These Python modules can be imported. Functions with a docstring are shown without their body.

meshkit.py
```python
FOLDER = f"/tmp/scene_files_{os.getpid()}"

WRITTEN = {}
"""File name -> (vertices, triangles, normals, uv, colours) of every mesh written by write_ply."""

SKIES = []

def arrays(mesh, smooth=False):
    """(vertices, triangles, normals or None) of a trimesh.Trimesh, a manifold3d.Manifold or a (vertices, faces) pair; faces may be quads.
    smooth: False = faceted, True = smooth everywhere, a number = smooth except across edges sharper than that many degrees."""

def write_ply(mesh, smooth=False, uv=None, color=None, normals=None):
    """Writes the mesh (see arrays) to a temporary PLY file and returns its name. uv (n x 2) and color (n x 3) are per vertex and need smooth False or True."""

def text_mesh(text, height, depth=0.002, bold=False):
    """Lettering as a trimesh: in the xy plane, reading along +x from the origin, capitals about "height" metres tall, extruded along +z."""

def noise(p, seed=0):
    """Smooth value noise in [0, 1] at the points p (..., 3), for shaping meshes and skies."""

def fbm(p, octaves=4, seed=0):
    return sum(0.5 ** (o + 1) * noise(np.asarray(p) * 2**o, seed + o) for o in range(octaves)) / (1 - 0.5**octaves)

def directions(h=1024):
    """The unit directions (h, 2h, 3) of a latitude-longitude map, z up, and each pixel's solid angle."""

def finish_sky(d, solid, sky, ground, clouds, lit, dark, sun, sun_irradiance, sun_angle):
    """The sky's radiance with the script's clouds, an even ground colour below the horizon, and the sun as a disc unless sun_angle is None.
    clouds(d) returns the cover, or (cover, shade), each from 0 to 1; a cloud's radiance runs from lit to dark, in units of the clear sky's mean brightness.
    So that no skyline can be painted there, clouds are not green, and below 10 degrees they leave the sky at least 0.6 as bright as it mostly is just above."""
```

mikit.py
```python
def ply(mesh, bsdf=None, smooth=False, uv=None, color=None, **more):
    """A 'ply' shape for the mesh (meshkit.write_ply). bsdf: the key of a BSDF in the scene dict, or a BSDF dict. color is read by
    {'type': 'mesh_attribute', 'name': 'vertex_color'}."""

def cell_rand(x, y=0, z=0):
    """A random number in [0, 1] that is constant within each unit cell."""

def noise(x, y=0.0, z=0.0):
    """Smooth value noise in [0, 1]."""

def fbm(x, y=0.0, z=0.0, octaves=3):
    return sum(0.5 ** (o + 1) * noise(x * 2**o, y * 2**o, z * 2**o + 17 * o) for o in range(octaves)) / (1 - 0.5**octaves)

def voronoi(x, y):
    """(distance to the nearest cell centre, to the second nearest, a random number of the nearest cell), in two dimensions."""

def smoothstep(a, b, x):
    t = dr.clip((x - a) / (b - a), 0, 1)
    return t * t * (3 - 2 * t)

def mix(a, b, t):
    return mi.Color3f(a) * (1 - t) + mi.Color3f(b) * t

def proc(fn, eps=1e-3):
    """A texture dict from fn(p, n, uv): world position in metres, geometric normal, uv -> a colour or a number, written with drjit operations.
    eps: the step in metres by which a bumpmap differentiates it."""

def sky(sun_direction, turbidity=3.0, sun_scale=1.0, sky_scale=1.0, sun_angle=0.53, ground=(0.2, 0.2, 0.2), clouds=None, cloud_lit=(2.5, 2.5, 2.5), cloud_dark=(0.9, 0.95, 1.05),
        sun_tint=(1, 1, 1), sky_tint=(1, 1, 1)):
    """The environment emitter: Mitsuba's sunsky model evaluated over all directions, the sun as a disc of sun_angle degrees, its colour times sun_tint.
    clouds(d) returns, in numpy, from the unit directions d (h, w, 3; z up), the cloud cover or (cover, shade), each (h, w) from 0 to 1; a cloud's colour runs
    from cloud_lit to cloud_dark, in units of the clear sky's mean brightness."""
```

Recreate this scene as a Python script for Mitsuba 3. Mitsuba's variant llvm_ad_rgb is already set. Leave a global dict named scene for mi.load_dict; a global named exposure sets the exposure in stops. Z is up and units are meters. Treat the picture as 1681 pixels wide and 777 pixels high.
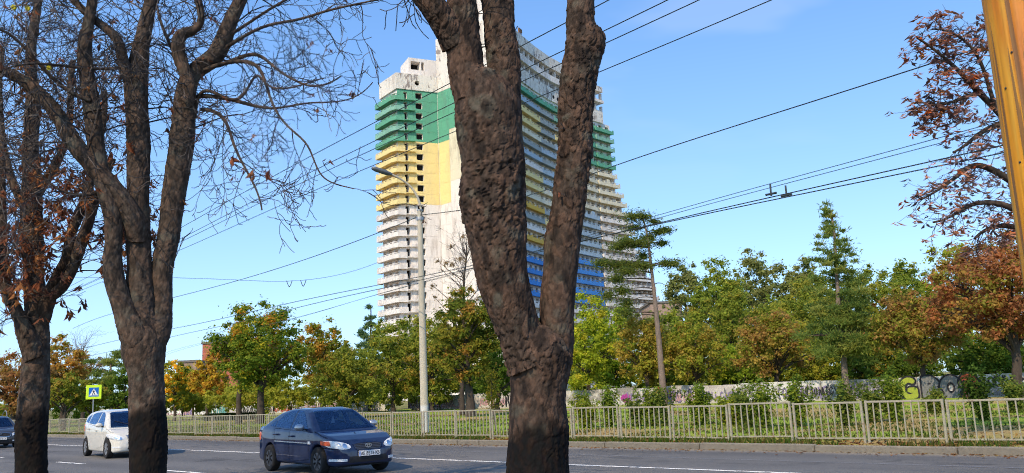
import math
import numpy as np, trimesh, mitsuba as mi, manifold3d as m3, drjit as dr
from scipy.interpolate import CubicSpline
from shapely.geometry import Polygon, LineString
import mikit, meshkit
from mikit import noise, fbm, voronoi, smoothstep, mix, proc, cell_rand

T = mi.ScalarTransform4f
scene = {'type': 'scene'}
labels = {}

# ------------------------------------------------------------------ camera, sky, exposure
PITCH, ROLL, EYE = math.atan(.18), .043, 1.65
fw = np.array([0, math.cos(PITCH), math.sin(PITCH)])
up0 = np.array([0, -math.sin(PITCH), math.cos(PITCH)])
right = math.cos(ROLL) * np.array([1., 0, 0]) - math.sin(ROLL) * up0
upv = math.sin(ROLL) * np.array([1., 0, 0]) + math.cos(ROLL) * up0
scene['camera'] = {'type': 'perspective', 'fov': 61.96, 'fov_axis': 'x', 'near_clip': .05, 'far_clip': 4000.,
                   'to_world': T().look_at(origin=[0, 0, EYE], target=[float(v) for v in np.array([0, 0, EYE]) + fw], up=[float(v) for v in upv])}
SUN_EL = math.radians(39)
SUN = (-.42 * math.cos(SUN_EL), -.907 * math.cos(SUN_EL), math.sin(SUN_EL))


def wisps(d):
    """thin high cloud"""
    q = np.stack([d[..., 0] / (d[..., 2] + .25), d[..., 1] / (d[..., 2] + .25), d[..., 2] * 0], -1)
    n = meshkit.fbm(q * np.array([2.2, 5.0, 1]) + 3.1, 5, 7)
    return np.clip(np.clip((n - .60) * 1.1, 0, .12) * np.clip(d[..., 2] * 4 - .8, 0, 1) + .30 * np.exp(-np.maximum(d[..., 2], 0) / .16), 0, 1), .35 + 0 * n


scene['sky'] = mikit.sky(SUN, turbidity=3.4, sky_scale=2.1, clouds=wisps, sky_tint=(.77, .99, 1.2))
exposure = 1.55

# ------------------------------------------------------------------ helpers
DV, NV = np.array([-.719, .695]), np.array([.695, .719])      # along the road (away to the left), across it (away from the camera)


def st(s, t, z=0.):
    p = DV * s + NV * t
    return np.array([p[0], p[1], z])


def mesh(v, f):
    return trimesh.Trimesh(np.asarray(v, float), np.asarray(f, int), process=False)


def cat(ms):
    return trimesh.util.concatenate([m for m in ms if m is not None])


used = {}


def numbered(k):
    n = used.get(k, -1) + 1
    used[k] = n
    return k if n == 0 else f'{k}_{n:03d}'


def thing(name, label, category, group=None):
    k = numbered(name)
    labels[k] = {'label': label, 'category': category}
    if group:
        labels[k]['group'] = group
    return k


def part(parent, name, m, bsdf, smooth=False, color=None, label=None, kind=None, to_world=None, uv=None):
    k = numbered(parent + '__' + name)
    if isinstance(m, m3.Manifold):
        mm = m.to_mesh(); m = mesh(mm.vert_properties[:, :3], mm.tri_verts)
    d = m if isinstance(m, dict) else mikit.ply(m, bsdf, smooth=smooth, color=color, uv=uv)
    if to_world is not None:
        d = {**d, 'to_world': to_world}
    scene[k] = d
    if label or kind:
        labels[k] = {a: b for a, b in (('label', label), ('kind', kind)) if b}
    return k


def struct(name, m, bsdf, label, kind='structure', smooth=False, color=None):
    k = numbered(name)
    scene[k] = mikit.ply(m, bsdf, smooth=smooth, color=color)
    labels[k] = {'label': label, 'category': name.replace('_', ' '), 'kind': kind}
    return k


def box(x0, x1, y0, y1, z0, z1):
    m = trimesh.creation.box(extents=(x1 - x0, y1 - y0, z1 - z0))
    m.apply_translation(((x0 + x1) / 2, (y0 + y1) / 2, (z0 + z1) / 2))
    return m


def cham(x0, x1, y0, y1, z0, z1, c=.01):
    """box with chamfered edges"""
    pts = []
    for sx in (0, 1):
        for sy in (0, 1):
            for sz in (0, 1):
                X, Y, Z = (x0, x1)[sx], (y0, y1)[sy], (z0, z1)[sz]
                a, b, d = (c, -c)[sx], (c, -c)[sy], (c, -c)[sz]
                pts += [(X, Y + b, Z + d), (X + a, Y, Z + d), (X + a, Y + b, Z)]
    return trimesh.convex.convex_hull(np.array(pts))


def road_frame(m):
    """mesh laid out as (s along the road, t across, z) -> world"""
    v = np.array(m.vertices)
    w = np.column_stack([v[:, :1] * DV + v[:, 1:2] * NV, v[:, 2]])
    f = np.array(m.faces)[:, ::-1]
    return mesh(w, f)


def spline(path, step):
    p = np.asarray(path, float)
    d = np.r_[0, np.cumsum(np.linalg.norm(np.diff(p[:, :3], axis=0), axis=1))]
    n = max(4, int(d[-1] / step) + 1)
    return CubicSpline(d, p)(np.linspace(0, d[-1], n)), d[-1]


def frames(p):
    t = np.gradient(p, axis=0)
    t /= np.linalg.norm(t, axis=1, keepdims=True) + 1e-12
    a = np.empty_like(t)
    h = np.array([1., 0, 0]) if abs(t[0, 0]) < .8 else np.array([0, 0, 1.])
    for i in range(len(p)):
        h = h - t[i] * (h @ t[i]); h /= np.linalg.norm(h); a[i] = h
    return t, a, np.cross(t, a)


def tube(path, r, sides=8, caps=True):
    p = np.asarray(path, float)
    r = np.broadcast_to(r, (len(p),))
    t, a, b = frames(p)
    an = np.arange(sides) * 2 * np.pi / sides
    v = p[:, None] + r[:, None, None] * (np.cos(an)[None, :, None] * a[:, None] + np.sin(an)[None, :, None] * b[:, None])
    i, j = np.meshgrid(np.arange(len(p) - 1), np.arange(sides), indexing='ij')
    k = (j + 1) % sides
    q = np.stack([i * sides + j, i * sides + k, (i + 1) * sides + k, (i + 1) * sides + j], -1).reshape(-1, 4)
    f = np.vstack([q[:, [0, 1, 2]], q[:, [0, 2, 3]]])
    v = v.reshape(-1, 3)
    if caps:
        n = len(v)
        v = np.vstack([v, p[:1], p[-1:]])
        m = np.arange(sides); e = (len(p) - 1) * sides
        f = np.vstack([f, np.column_stack([np.full(sides, n), (m + 1) % sides, m]), np.column_stack([np.full(sides, n + 1), e + m, e + (m + 1) % sides])])
    return mesh(v, f)


def twig_mesh(lines, sides=3):
    """many 8-node twigs (points 8x3, radii 8) as one mesh"""
    P = np.array([l[0] for l in lines]); R = np.array([l[1] for l in lines])
    M, n = P.shape[:2]
    t = np.gradient(P, axis=1); t /= np.linalg.norm(t, axis=2, keepdims=True) + 1e-12
    h = np.where(np.abs(t[..., 2:]) < .9, [0, 0, 1.], [1., 0, 0])
    a = np.cross(t, h); a /= np.linalg.norm(a, axis=2, keepdims=True) + 1e-12
    b = np.cross(t, a)
    an = np.arange(sides) * 2 * np.pi / sides
    v = P[:, :, None] + R[:, :, None, None] * (np.cos(an)[:, None] * a[:, :, None] + np.sin(an)[:, None] * b[:, :, None])
    m, i, j = np.meshgrid(np.arange(M), np.arange(n - 1), np.arange(sides), indexing='ij')
    o = m * n * sides; k = (j + 1) % sides
    q = np.stack([o + i * sides + j, o + i * sides + k, o + (i + 1) * sides + k, o + (i + 1) * sides + j], -1).reshape(-1, 4)
    return mesh(v.reshape(-1, 3), np.vstack([q[:, [0, 1, 2]], q[:, [0, 2, 3]]]))


def worley(p, seed=0):
    """F1, F2, cell random, offset to the nearest centre (3-d)"""
    p = np.asarray(p, float)
    i = np.floor(p).astype(np.int64)
    f1 = np.full(len(p), 9.); f2 = f1.copy(); rnd = np.zeros(len(p)); off = np.zeros((len(p), 3))
    def h(c, k):
        x = (c[:, 0] * 374761393 + c[:, 1] * 668265263 + c[:, 2] * 2147483647 + (seed * 7 + k) * 144665) & 0xFFFFFFFF
        x = ((x ^ (x >> 13)) * 1274126177) & 0xFFFFFFFF
        return ((x ^ (x >> 16)) & 0xFFFFFF) / 16777215.
    for a in (-1, 0, 1):
        for b in (-1, 0, 1):
            for e in (-1, 0, 1):
                c = i + np.array([a, b, e])
                o = p - (c + np.column_stack([h(c, 1), h(c, 2), h(c, 3)]))
                d = np.linalg.norm(o, axis=1)
                w = d < f1
                f2 = np.where(w, f1, np.minimum(f2, d)); rnd = np.where(w, h(c, 4), rnd); off = np.where(w[:, None], o, off)
                f1 = np.where(w, d, f1)
    return f1, f2, rnd, off


def bark_tube(path, step, sides, cell, amp, seed, tones, lumps=.035, dark_below=None):
    """a limb with plated bark: cracks, plates that lift at their lower edge, burls. Returns (mesh, colours)"""
    q, _ = spline(path, step)
    p, r = q[:, :3], np.maximum(q[:, 3], .004)
    t, a, b = frames(p)
    an = np.arange(sides) * 2 * np.pi / sides
    nrm = np.cos(an)[None, :, None] * a[:, None] + np.sin(an)[None, :, None] * b[:, None]
    v = p[:, None] + r[:, None, None] * nrm
    flat = v.reshape(-1, 3)
    wob = meshkit.fbm(flat * 2.6, 3, seed) - .5
    warp = np.column_stack([meshkit.fbm(flat * 9, 2, seed + k) for k in (1, 2, 3)]) * 1.5
    f1, f2, rnd, off = worley(flat / np.array([cell, cell, cell * 2.3]) + warp, seed)
    crack = np.clip((f2 - f1) / .13, 0, 1)
    g1, g2, rnd2, _ = worley(flat / np.array([cell * .5, cell * .5, cell * .9]) + warp * 1.3, seed + 5)
    crack2 = np.clip((g2 - g1) / .2, 0, 1)
    fine = meshkit.fbm(flat * 45, 3, seed + 9) - .5
    rr = np.repeat(r, sides)
    k = np.clip(rr / .12, .15, 1.3)
    rough = np.clip(meshkit.fbm(flat * 1.6 + 7, 2, seed + 3) * 2.2 - .45, .25, 1.25)          # some stretches have smoother bark
    fis = np.abs(meshkit.fbm((flat + (warp - .75) * .05) * np.array([13, 13, 2.6]) / (cell / .045), 3, seed + 31) - .5) * 2   # long upright fissures
    fis = np.clip(fis / .11, 0, 1)
    d = amp * k * rough * (1.0 * crack + 1.5 * fis + 1.0 * (rnd - .5) - .8 * off[:, 2] * crack + .3 * crack2 + .45 * (rnd2 - .5) + .8 * fine) + lumps * rr * 2.2 * wob
    v = (flat + d[:, None] * nrm.reshape(-1, 3)).reshape(len(p), sides, 3)
    i, j = np.meshgrid(np.arange(len(p) - 1), np.arange(sides), indexing='ij')
    kk = (j + 1) % sides
    qd = np.stack([i * sides + j, i * sides + kk, (i + 1) * sides + kk, (i + 1) * sides + j], -1).reshape(-1, 4)
    base, warm, dark = (np.array(c) for c in tones)
    big = meshkit.fbm(flat * np.array([5, 5, 2.5]), 3, seed + 13)
    col = base + (warm - base) * np.clip((rnd * .6 + big * .8 - .45) * 2, 0, 1)[:, None]
    col = col * (.7 + .6 * meshkit.fbm(flat * 30, 2, seed + 17))[:, None] * (.62 + .75 * rnd2)[:, None] * (.8 + .4 * rnd)[:, None]
    col = col + (np.array([.12, .12, .095]) - col) * (np.clip((meshkit.fbm(flat * np.array([8, 8, 6]) + 3, 3, seed + 19) - .60) * 7, 0, 1) * .45)[:, None]
    col = col + (dark - col) * (np.clip((meshkit.fbm(flat * np.array([20, 20, 6.]) + 5, 3, seed + 29) - .52) * 6, 0, 1) * .8)[:, None]     # dark weathered streaks
    if dark_below is not None:                                              # lower trunk coloured much darker, with a ragged upper edge
        edge = dark_below + .35 * (meshkit.fbm(flat * np.array([7, 7, 3.]), 3, seed + 23) - .5)
        col = col * (1 - .86 * np.clip((edge + .09 - flat[:, 2]) / .15, 0, 1))[:, None]
    return mesh(v.reshape(-1, 3), np.vstack([qd[:, [0, 1, 2]], qd[:, [0, 2, 3]]])), np.clip(col, .006, 1)


def rot(v, axis, ang):
    axis = axis / (np.linalg.norm(axis) + 1e-12)
    return v * math.cos(ang) + np.cross(axis, v) * math.sin(ang) + axis * (axis @ v) * (1 - math.cos(ang))


def grow(rng, p, d, L, r, lvl, out, tips, droop=.10, turn=.2, dens=.3, minr=.0022):
    """a chestnut twig: droops along its length and turns up at the tip; children leave at an angle"""
    d = d / np.linalg.norm(d); pts = [np.array(p)]; dirs = []
    for i in range(7):
        g = -droop if i < 4 else turn
        d = d + rng.normal(0, .13, 3) + np.array([0, 0, g]); d /= np.linalg.norm(d)
        pts.append(pts[-1] + d * L / 7); dirs.append(d)
    pts = np.array(pts)
    rad = np.maximum(r * (1 - .72 * np.linspace(0, 1, 8)), minr)
    out.append((pts, rad))
    if lvl > 0 and L > .16:
        k = max(1, int(L / dens + rng.random()))
        for c in range(k):
            f = rng.uniform(.2, 1.0); i = min(6, int(f * 7))
            q = pts[i] + (pts[i + 1] - pts[i]) * (f * 7 - i)
            ax = np.cross(dirs[i], rng.normal(0, 1, 3))
            grow(rng, q, rot(dirs[i], ax, rng.uniform(.5, 1.1)), L * rng.uniform(.38, .68), max(rad[i] * .7, minr), lvl - 1, out, tips, droop, turn, dens, minr)
    else:
        tips.append((pts[-1], dirs[-1]))


def rhombs(c, l, w, dl, dn, bend=.0):
    """leaf-shaped quads: centres c, half lengths l along dl, half widths w across (dn x dl)"""
    x = np.cross(dn, dl); x /= np.linalg.norm(x, axis=1, keepdims=True) + 1e-12
    v = np.stack([c - dl * l[:, None], c + x * w[:, None] - dn * (bend * l)[:, None], c + dl * l[:, None], c - x * w[:, None] - dn * (bend * l)[:, None]], 1).reshape(-1, 3)
    o = np.arange(len(c))[:, None] * 4
    f = np.vstack([o + np.array([0, 1, 2]), o + np.array([0, 2, 3])])
    return v, f


def unit(v):
    return v / (np.linalg.norm(v, axis=-1, keepdims=True) + 1e-12)


# ------------------------------------------------------------------ materials
def principled(color, rough=.6, spec=.3, **more):
    c = {'type': 'rgb', 'value': list(color)} if not isinstance(color, dict) else color
    return {'type': 'principled', 'base_color': c, 'roughness': rough, 'specular': spec, **more}


def two(b):
    return {'type': 'twosided', 'bsdf': b}


VC = {'type': 'mesh_attribute', 'name': 'vertex_color'}
scene['bark_plates'] = two({'type': 'bumpmap', 'bump': proc(lambda p, n, uv: fbm(p.x * 55, p.y * 55, p.z * 16, 4), .004), 'scale': .016, 'bsdf': principled(VC, .85, .15)})
CENTRE_TONES = ((.058, .042, .033), (.072, .044, .031), (.013, .010, .009))
GREY_TONES = ((.070, .054, .043), (.078, .051, .037), (.022, .017, .014))
scene['bark_twig'] = two(principled((.05, .042, .04), .8, .2))
scene['bark_twig_pale'] = two(principled((.12, .10, .09), .8, .2))
scene['bark_park'] = two(principled(proc(lambda p, n, uv: mix((.035, .027, .022), (.095, .075, .058), fbm(p.x * 9, p.y * 9, p.z * 2.5, 3))), .85, .15))
scene['bark_pine'] = two(principled(proc(lambda p, n, uv: mix((.12, .09, .075), (.27, .21, .175), fbm(p.x * 12, p.y * 12, p.z * 3, 3))), .85, .15))
VC = {'type': 'mesh_attribute', 'name': 'vertex_color'}
scene['leaf'] = {'type': 'principledthin', 'base_color': VC, 'roughness': .55, 'diff_trans': 1.25, 'spec_trans': 0., 'eta': 1.35}
scene['dead_leaf'] = {'type': 'principledthin', 'base_color': VC, 'roughness': .6, 'diff_trans': .8, 'spec_trans': 0., 'eta': 1.3}


def asphalt(p, n, uv):
    s = p.x * DV[0] + p.y * DV[1]; t = p.x * NV[0] + p.y * NV[1]
    a = fbm(p.x * 45, p.y * 45, 0, 3); b = fbm(s * .12, t * .7, 3, 4); c = fbm(s * .5, t * .9, 9, 3)
    lane = .5 + .5 * dr.cos((t - 8.0) * 2 * math.pi / 1.95)
    oil = smoothstep(.60, .72, fbm(s * .9, t * 1.6, 41, 4)) * smoothstep(.5, .9, .5 + .5 * dr.cos((t - 12.2) * 2 * math.pi / 4.3))
    v = .083 + .03 * (a - .5) + .034 * (b - .5) + .018 * (c - .5) - .012 * lane - .02 * oil
    v = v * (1 - .16 * smoothstep(16.2 + .25 * (b - .5), 16.6, t) * (1 - smoothstep(18.0, 18.6, t)))
    dust = smoothstep(18.1, 18.8, t + .5 * (c - .5))
    crack = 1 - smoothstep(.0, .02, dr.abs(fbm(s * .35, t * .6, 21, 4) - .5))
    v = v * (1 - .35 * crack * smoothstep(.45, .6, b))
    v = v * 1.3
    return mix(mi.Color3f(v * 1.05, v * 1.0, v * .95), (.21, .18, .14), dust * .7)


scene['asphalt'] = two({'type': 'bumpmap', 'bump': proc(lambda p, n, uv: fbm(p.x * 70, p.y * 70, 0, 2), .01), 'scale': .006, 'bsdf': principled(proc(asphalt), .72, .35)})
scene['road_paint'] = two(principled(proc(lambda p, n, uv: mix((.62, .60, .56), (.2, .2, .2), smoothstep(.5, .72, fbm(p.x * 7, p.y * 7, 0, 4)))), .7, .3))
scene['seam_tar'] = two(principled(proc(lambda p, n, uv: mix((.15, .15, .155), (.10, .10, .105), fbm(p.x * 7, p.y * 7, 0, 3))), .7, .3))


def lawn(p, n, uv):
    t = p.x * NV[0] + p.y * NV[1]
    a = fbm(p.x * .35, p.y * .35, 2, 4); b = fbm(p.x * 5, p.y * 5, 1, 4); d = fbm(p.x * .8, p.y * .8, 8, 3)
    g = mix((.10, .17, .018), (.18, .22, .03), b)
    dry = mix((.25, .19, .07), (.17, .125, .06), b)
    c = mix(g, dry, smoothstep(.48, .68, a))
    near = smoothstep(23.5, 20.3, t + 2.0 * (d - .5))
    return mix(c, mix((.27, .15, .06), (.17, .16, .05), b), near * .6)


scene['lawn_mat'] = two(principled(proc(lawn), .9, .1))
scene['ground_mat'] = two(principled(proc(lambda p, n, uv: mix((.09, .11, .03), (.16, .13, .07), fbm(p.x * .1, p.y * .1, 0, 4))), .9, .1))
scene['pavement_mat'] = two(principled(proc(lambda p, n, uv: mix((.16, .15, .13), (.24, .22, .19), fbm(p.x * 8, p.y * 8, 0, 4))), .85, .2))
scene['soil_mat'] = two(principled(proc(lambda p, n, uv: mix((.10, .08, .05), (.16, .13, .07), fbm(p.x * 6, p.y * 6, 0, 4))), .9, .1))


def stone(p, n, uv):
    a = fbm(p.x * 16, p.y * 16, p.z * 16, 3); b = fbm(p.x * 1.2, p.y * 1.2, p.z * 3, 3)
    return mix((.12, .105, .085), (.25, .225, .18), .6 * a + .4 * b)


scene['kerb_stone'] = two(principled(proc(stone), .85, .2))
scene['fence_metal'] = two(principled(proc(lambda p, n, uv: mix(mix((.29, .285, .20), (.33, .29, .225), fbm(p.x * 1.7, p.y * 1.7, p.z * 2, 3)), (.22, .14, .09), smoothstep(.6, .72, fbm(p.x * 20, p.y * 20, p.z * 9, 3)) * .7)), .6, .3))


def concrete_fn(base, dirty, amount=.5):
    def fn(p, n, uv):
        a = fbm(p.x * .5, p.y * .5, p.z * .12, 4)                       # rain streaks run down
        b = fbm(p.x * 2.1, p.y * 2.1, p.z * .35, 3); c = fbm(p.x * 5, p.y * 5, p.z * 5, 3)
        k = smoothstep(.45, .75, .55 * a + .45 * b) * amount
        return mix(base, dirty, k) * (.88 + .24 * c)
    return fn


PAINTS = {'white': ((.74, .69, .64), (.33, .27, .22), .55), 'green': ((.12, .37, .24), (.13, .24, .17), .5), 'yellow': ((.78, .63, .28), (.58, .47, .28), .5),
          'cream': ((.70, .64, .48), (.36, .30, .20), .55), 'slate': ((.31, .35, .35), (.19, .22, .22), .5), 'blue': ((.07, .25, .62), (.10, .2, .4), .4),
          'orange': ((.70, .43, .08), (.46, .33, .14), .5), 'sky': ((.36, .46, .54), (.22, .28, .33), .5), 'mint': ((.22, .44, .34), (.16, .26, .2), .5)}
for k_, (b_, d_, a_) in PAINTS.items():
    scene['paint_' + k_] = two(principled(proc(concrete_fn(b_, d_, a_)), .85, .2))


def tagged(p, n, uv):
    c = concrete_fn((.70, .66, .59), (.40, .33, .27), .5)(p, n, uv)
    u = p.x * .86 + p.y * .5
    band = smoothstep(.57, .62, fbm(u * 1.1, p.z * .42, 3, 3)) * smoothstep(.46, .52, fbm(u * 2.6, p.z * .8, 8, 2))
    return mix(c, (.19, .15, .14), band * .75)


scene['paint_tagged'] = two(principled(proc(tagged), .85, .2))
scene['room_shade_pane'] = two(principled((.02, .019, .018), .9, .1))  # near-black pane colour: the dark of unlit interiors painted behind openings
scene['dark_concrete'] = two(principled((.16, .145, .13), .9, .1))  # crown back wall darkened for its recess, shade put into colour; also roofs
scene['rust_iron'] = two(principled((.20, .11, .06), .8, .3))


def wall_white(p, n, uv):
    s = p.x * DV[0] + p.y * DV[1]
    a = fbm(s * .8, p.z * 1.5, 3, 4); b = fbm(s * 4, p.z * 3, 5, 4)
    blotch = cell_rand(dr.floor(s / 2.6), 5, 2)
    c = mix((.58, .56, .51), (.27, .25, .23), smoothstep(.42, .66, .6 * a + .4 * b))
    c = mix(c, (.42, .37, .34), smoothstep(.45, .9, blotch) * .6)
    return mix(c, (.36, .31, .22), (1 - smoothstep(.12, .4, p.z + .3 * (b - .5))) * .5)


scene['wall_paint'] = two(principled(proc(wall_white), .85, .2))
for k_, c_ in dict(black=(.022, .02, .024), green=(.30, .35, .04), grey=(.17, .17, .165), red=(.36, .07, .035), magenta=(.34, .05, .24), violet=(.22, .17, .3), pink=(.42, .25, .26), orange=(.6, .14, .05), white=(.72, .7, .64), teal=(.12, .3, .27)).items():
    scene['spray_' + k_] = two(principled(c_, .7, .3))
scene['lamp_concrete'] = two(principled(proc(lambda p, n, uv: mix(mix((.52, .47, .36), (.36, .33, .27), fbm(p.x * 6, p.y * 6, p.z * .6, 4)), (.60, .60, .56), (1 - smoothstep(1.15, 1.25, p.z)) * .8)), .85, .2))
scene['grey_steel'] = two(principled((.36, .37, .38), .45, .5, metallic=.6))
scene['lamp_grey'] = two(principled((.10, .115, .13), .5, .5))
scene['wire_black'] = two(principled((.025, .035, .04), .5, .4))


def pole_wood(p, n, uv):
    a = fbm(p.x * 22, p.y * 22, p.z * 1.1, 4); b = fbm(p.x * 4, p.y * 4, p.z * 1.6, 3)
    g = fbm(p.x * 90, p.y * 90, p.z * 2.5, 2)
    c = mix((.56, .225, .004), (.42, .11, .004), smoothstep(.42, .66, b))
    c = mix(c, (.60, .36, .04), smoothstep(.5, .72, a) * .6)
    c = mix(c, (.09, .05, .025), smoothstep(.62, .68, fbm(p.x * 60, p.y * 60, p.z * .9 + 5, 3)) * .75)
    c = mix(c, (.25, .16, .09), smoothstep(.56, .7, fbm(p.x * 14 + 3, p.y * 14, p.z * .7, 3)) * .6)
    return c * (.75 + .5 * g)


scene['yellow_wood'] = two({'type': 'bumpmap', 'bump': proc(lambda p, n, uv: fbm(p.x * 80, p.y * 80, p.z * 3, 2), .004), 'scale': .004, 'bsdf': principled(proc(pole_wood), .5, .4)})
scene['sign_lime'] = two(principled((.62, .86, .03), .45, .4))
scene['sign_blue'] = two(principled((.01, .13, .50), .4, .4))
scene['sign_white'] = two(principled((.8, .8, .8), .4, .4))
scene['sign_black'] = two(principled((.02, .02, .02), .5, .3))
scene['brick_red'] = two(principled(proc(lambda p, n, uv: mix((.45, .15, .10), (.36, .12, .08), fbm(p.x * .6, p.y * .6, p.z * 1.5, 3))), .9, .1))
scene['block_grey'] = two(principled(proc(lambda p, n, uv: mix((.28, .19, .15), (.34, .25, .2), fbm(p.x * .6, p.y * .6, p.z * 1.5, 3))), .9, .1))
# cars
def gloss(c, ior=1.55):
    return {'type': 'plastic', 'diffuse_reflectance': {'type': 'rgb', 'value': list(c)}, 'int_ior': ior}


scene['car_navy'] = gloss((.015, .026, .070), 1.6)
scene['car_white'] = gloss((.60, .58, .52), 1.45)
scene['car_grey'] = gloss((.035, .037, .045), 1.55)
scene['car_glass'] = {'type': 'thindielectric', 'int_ior': 1.5, 'specular_transmittance': {'type': 'rgb', 'value': [.50, .60, .68]}, 'specular_reflectance': {'type': 'rgb', 'value': [.38, .52, .72]}}
scene['seat_cloth'] = two(principled((.05, .05, .055), .9, .1))
scene['car_black'] = two(principled((.018, .018, .02), .55, .4))
scene['tyre_rubber'] = principled((.022, .021, .021), .85, .2)
scene['rim_dark'] = principled((.10, .10, .11), .4, .5, metallic=.7)
scene['rim_alloy'] = principled((.55, .55, .56), .35, .5, metallic=.8)
scene['chrome'] = principled((.72, .72, .74), .16, .5, metallic=1.0)
scene['lamp_clear'] = principled((.62, .64, .66), .12, .6, clearcoat=1.0, clearcoat_gloss=.97)
scene['lamp_amber'] = principled((.62, .10, .035), .15, .6, clearcoat=1.0)
scene['plate_white'] = principled((.72, .72, .72), .5, .4)

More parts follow.
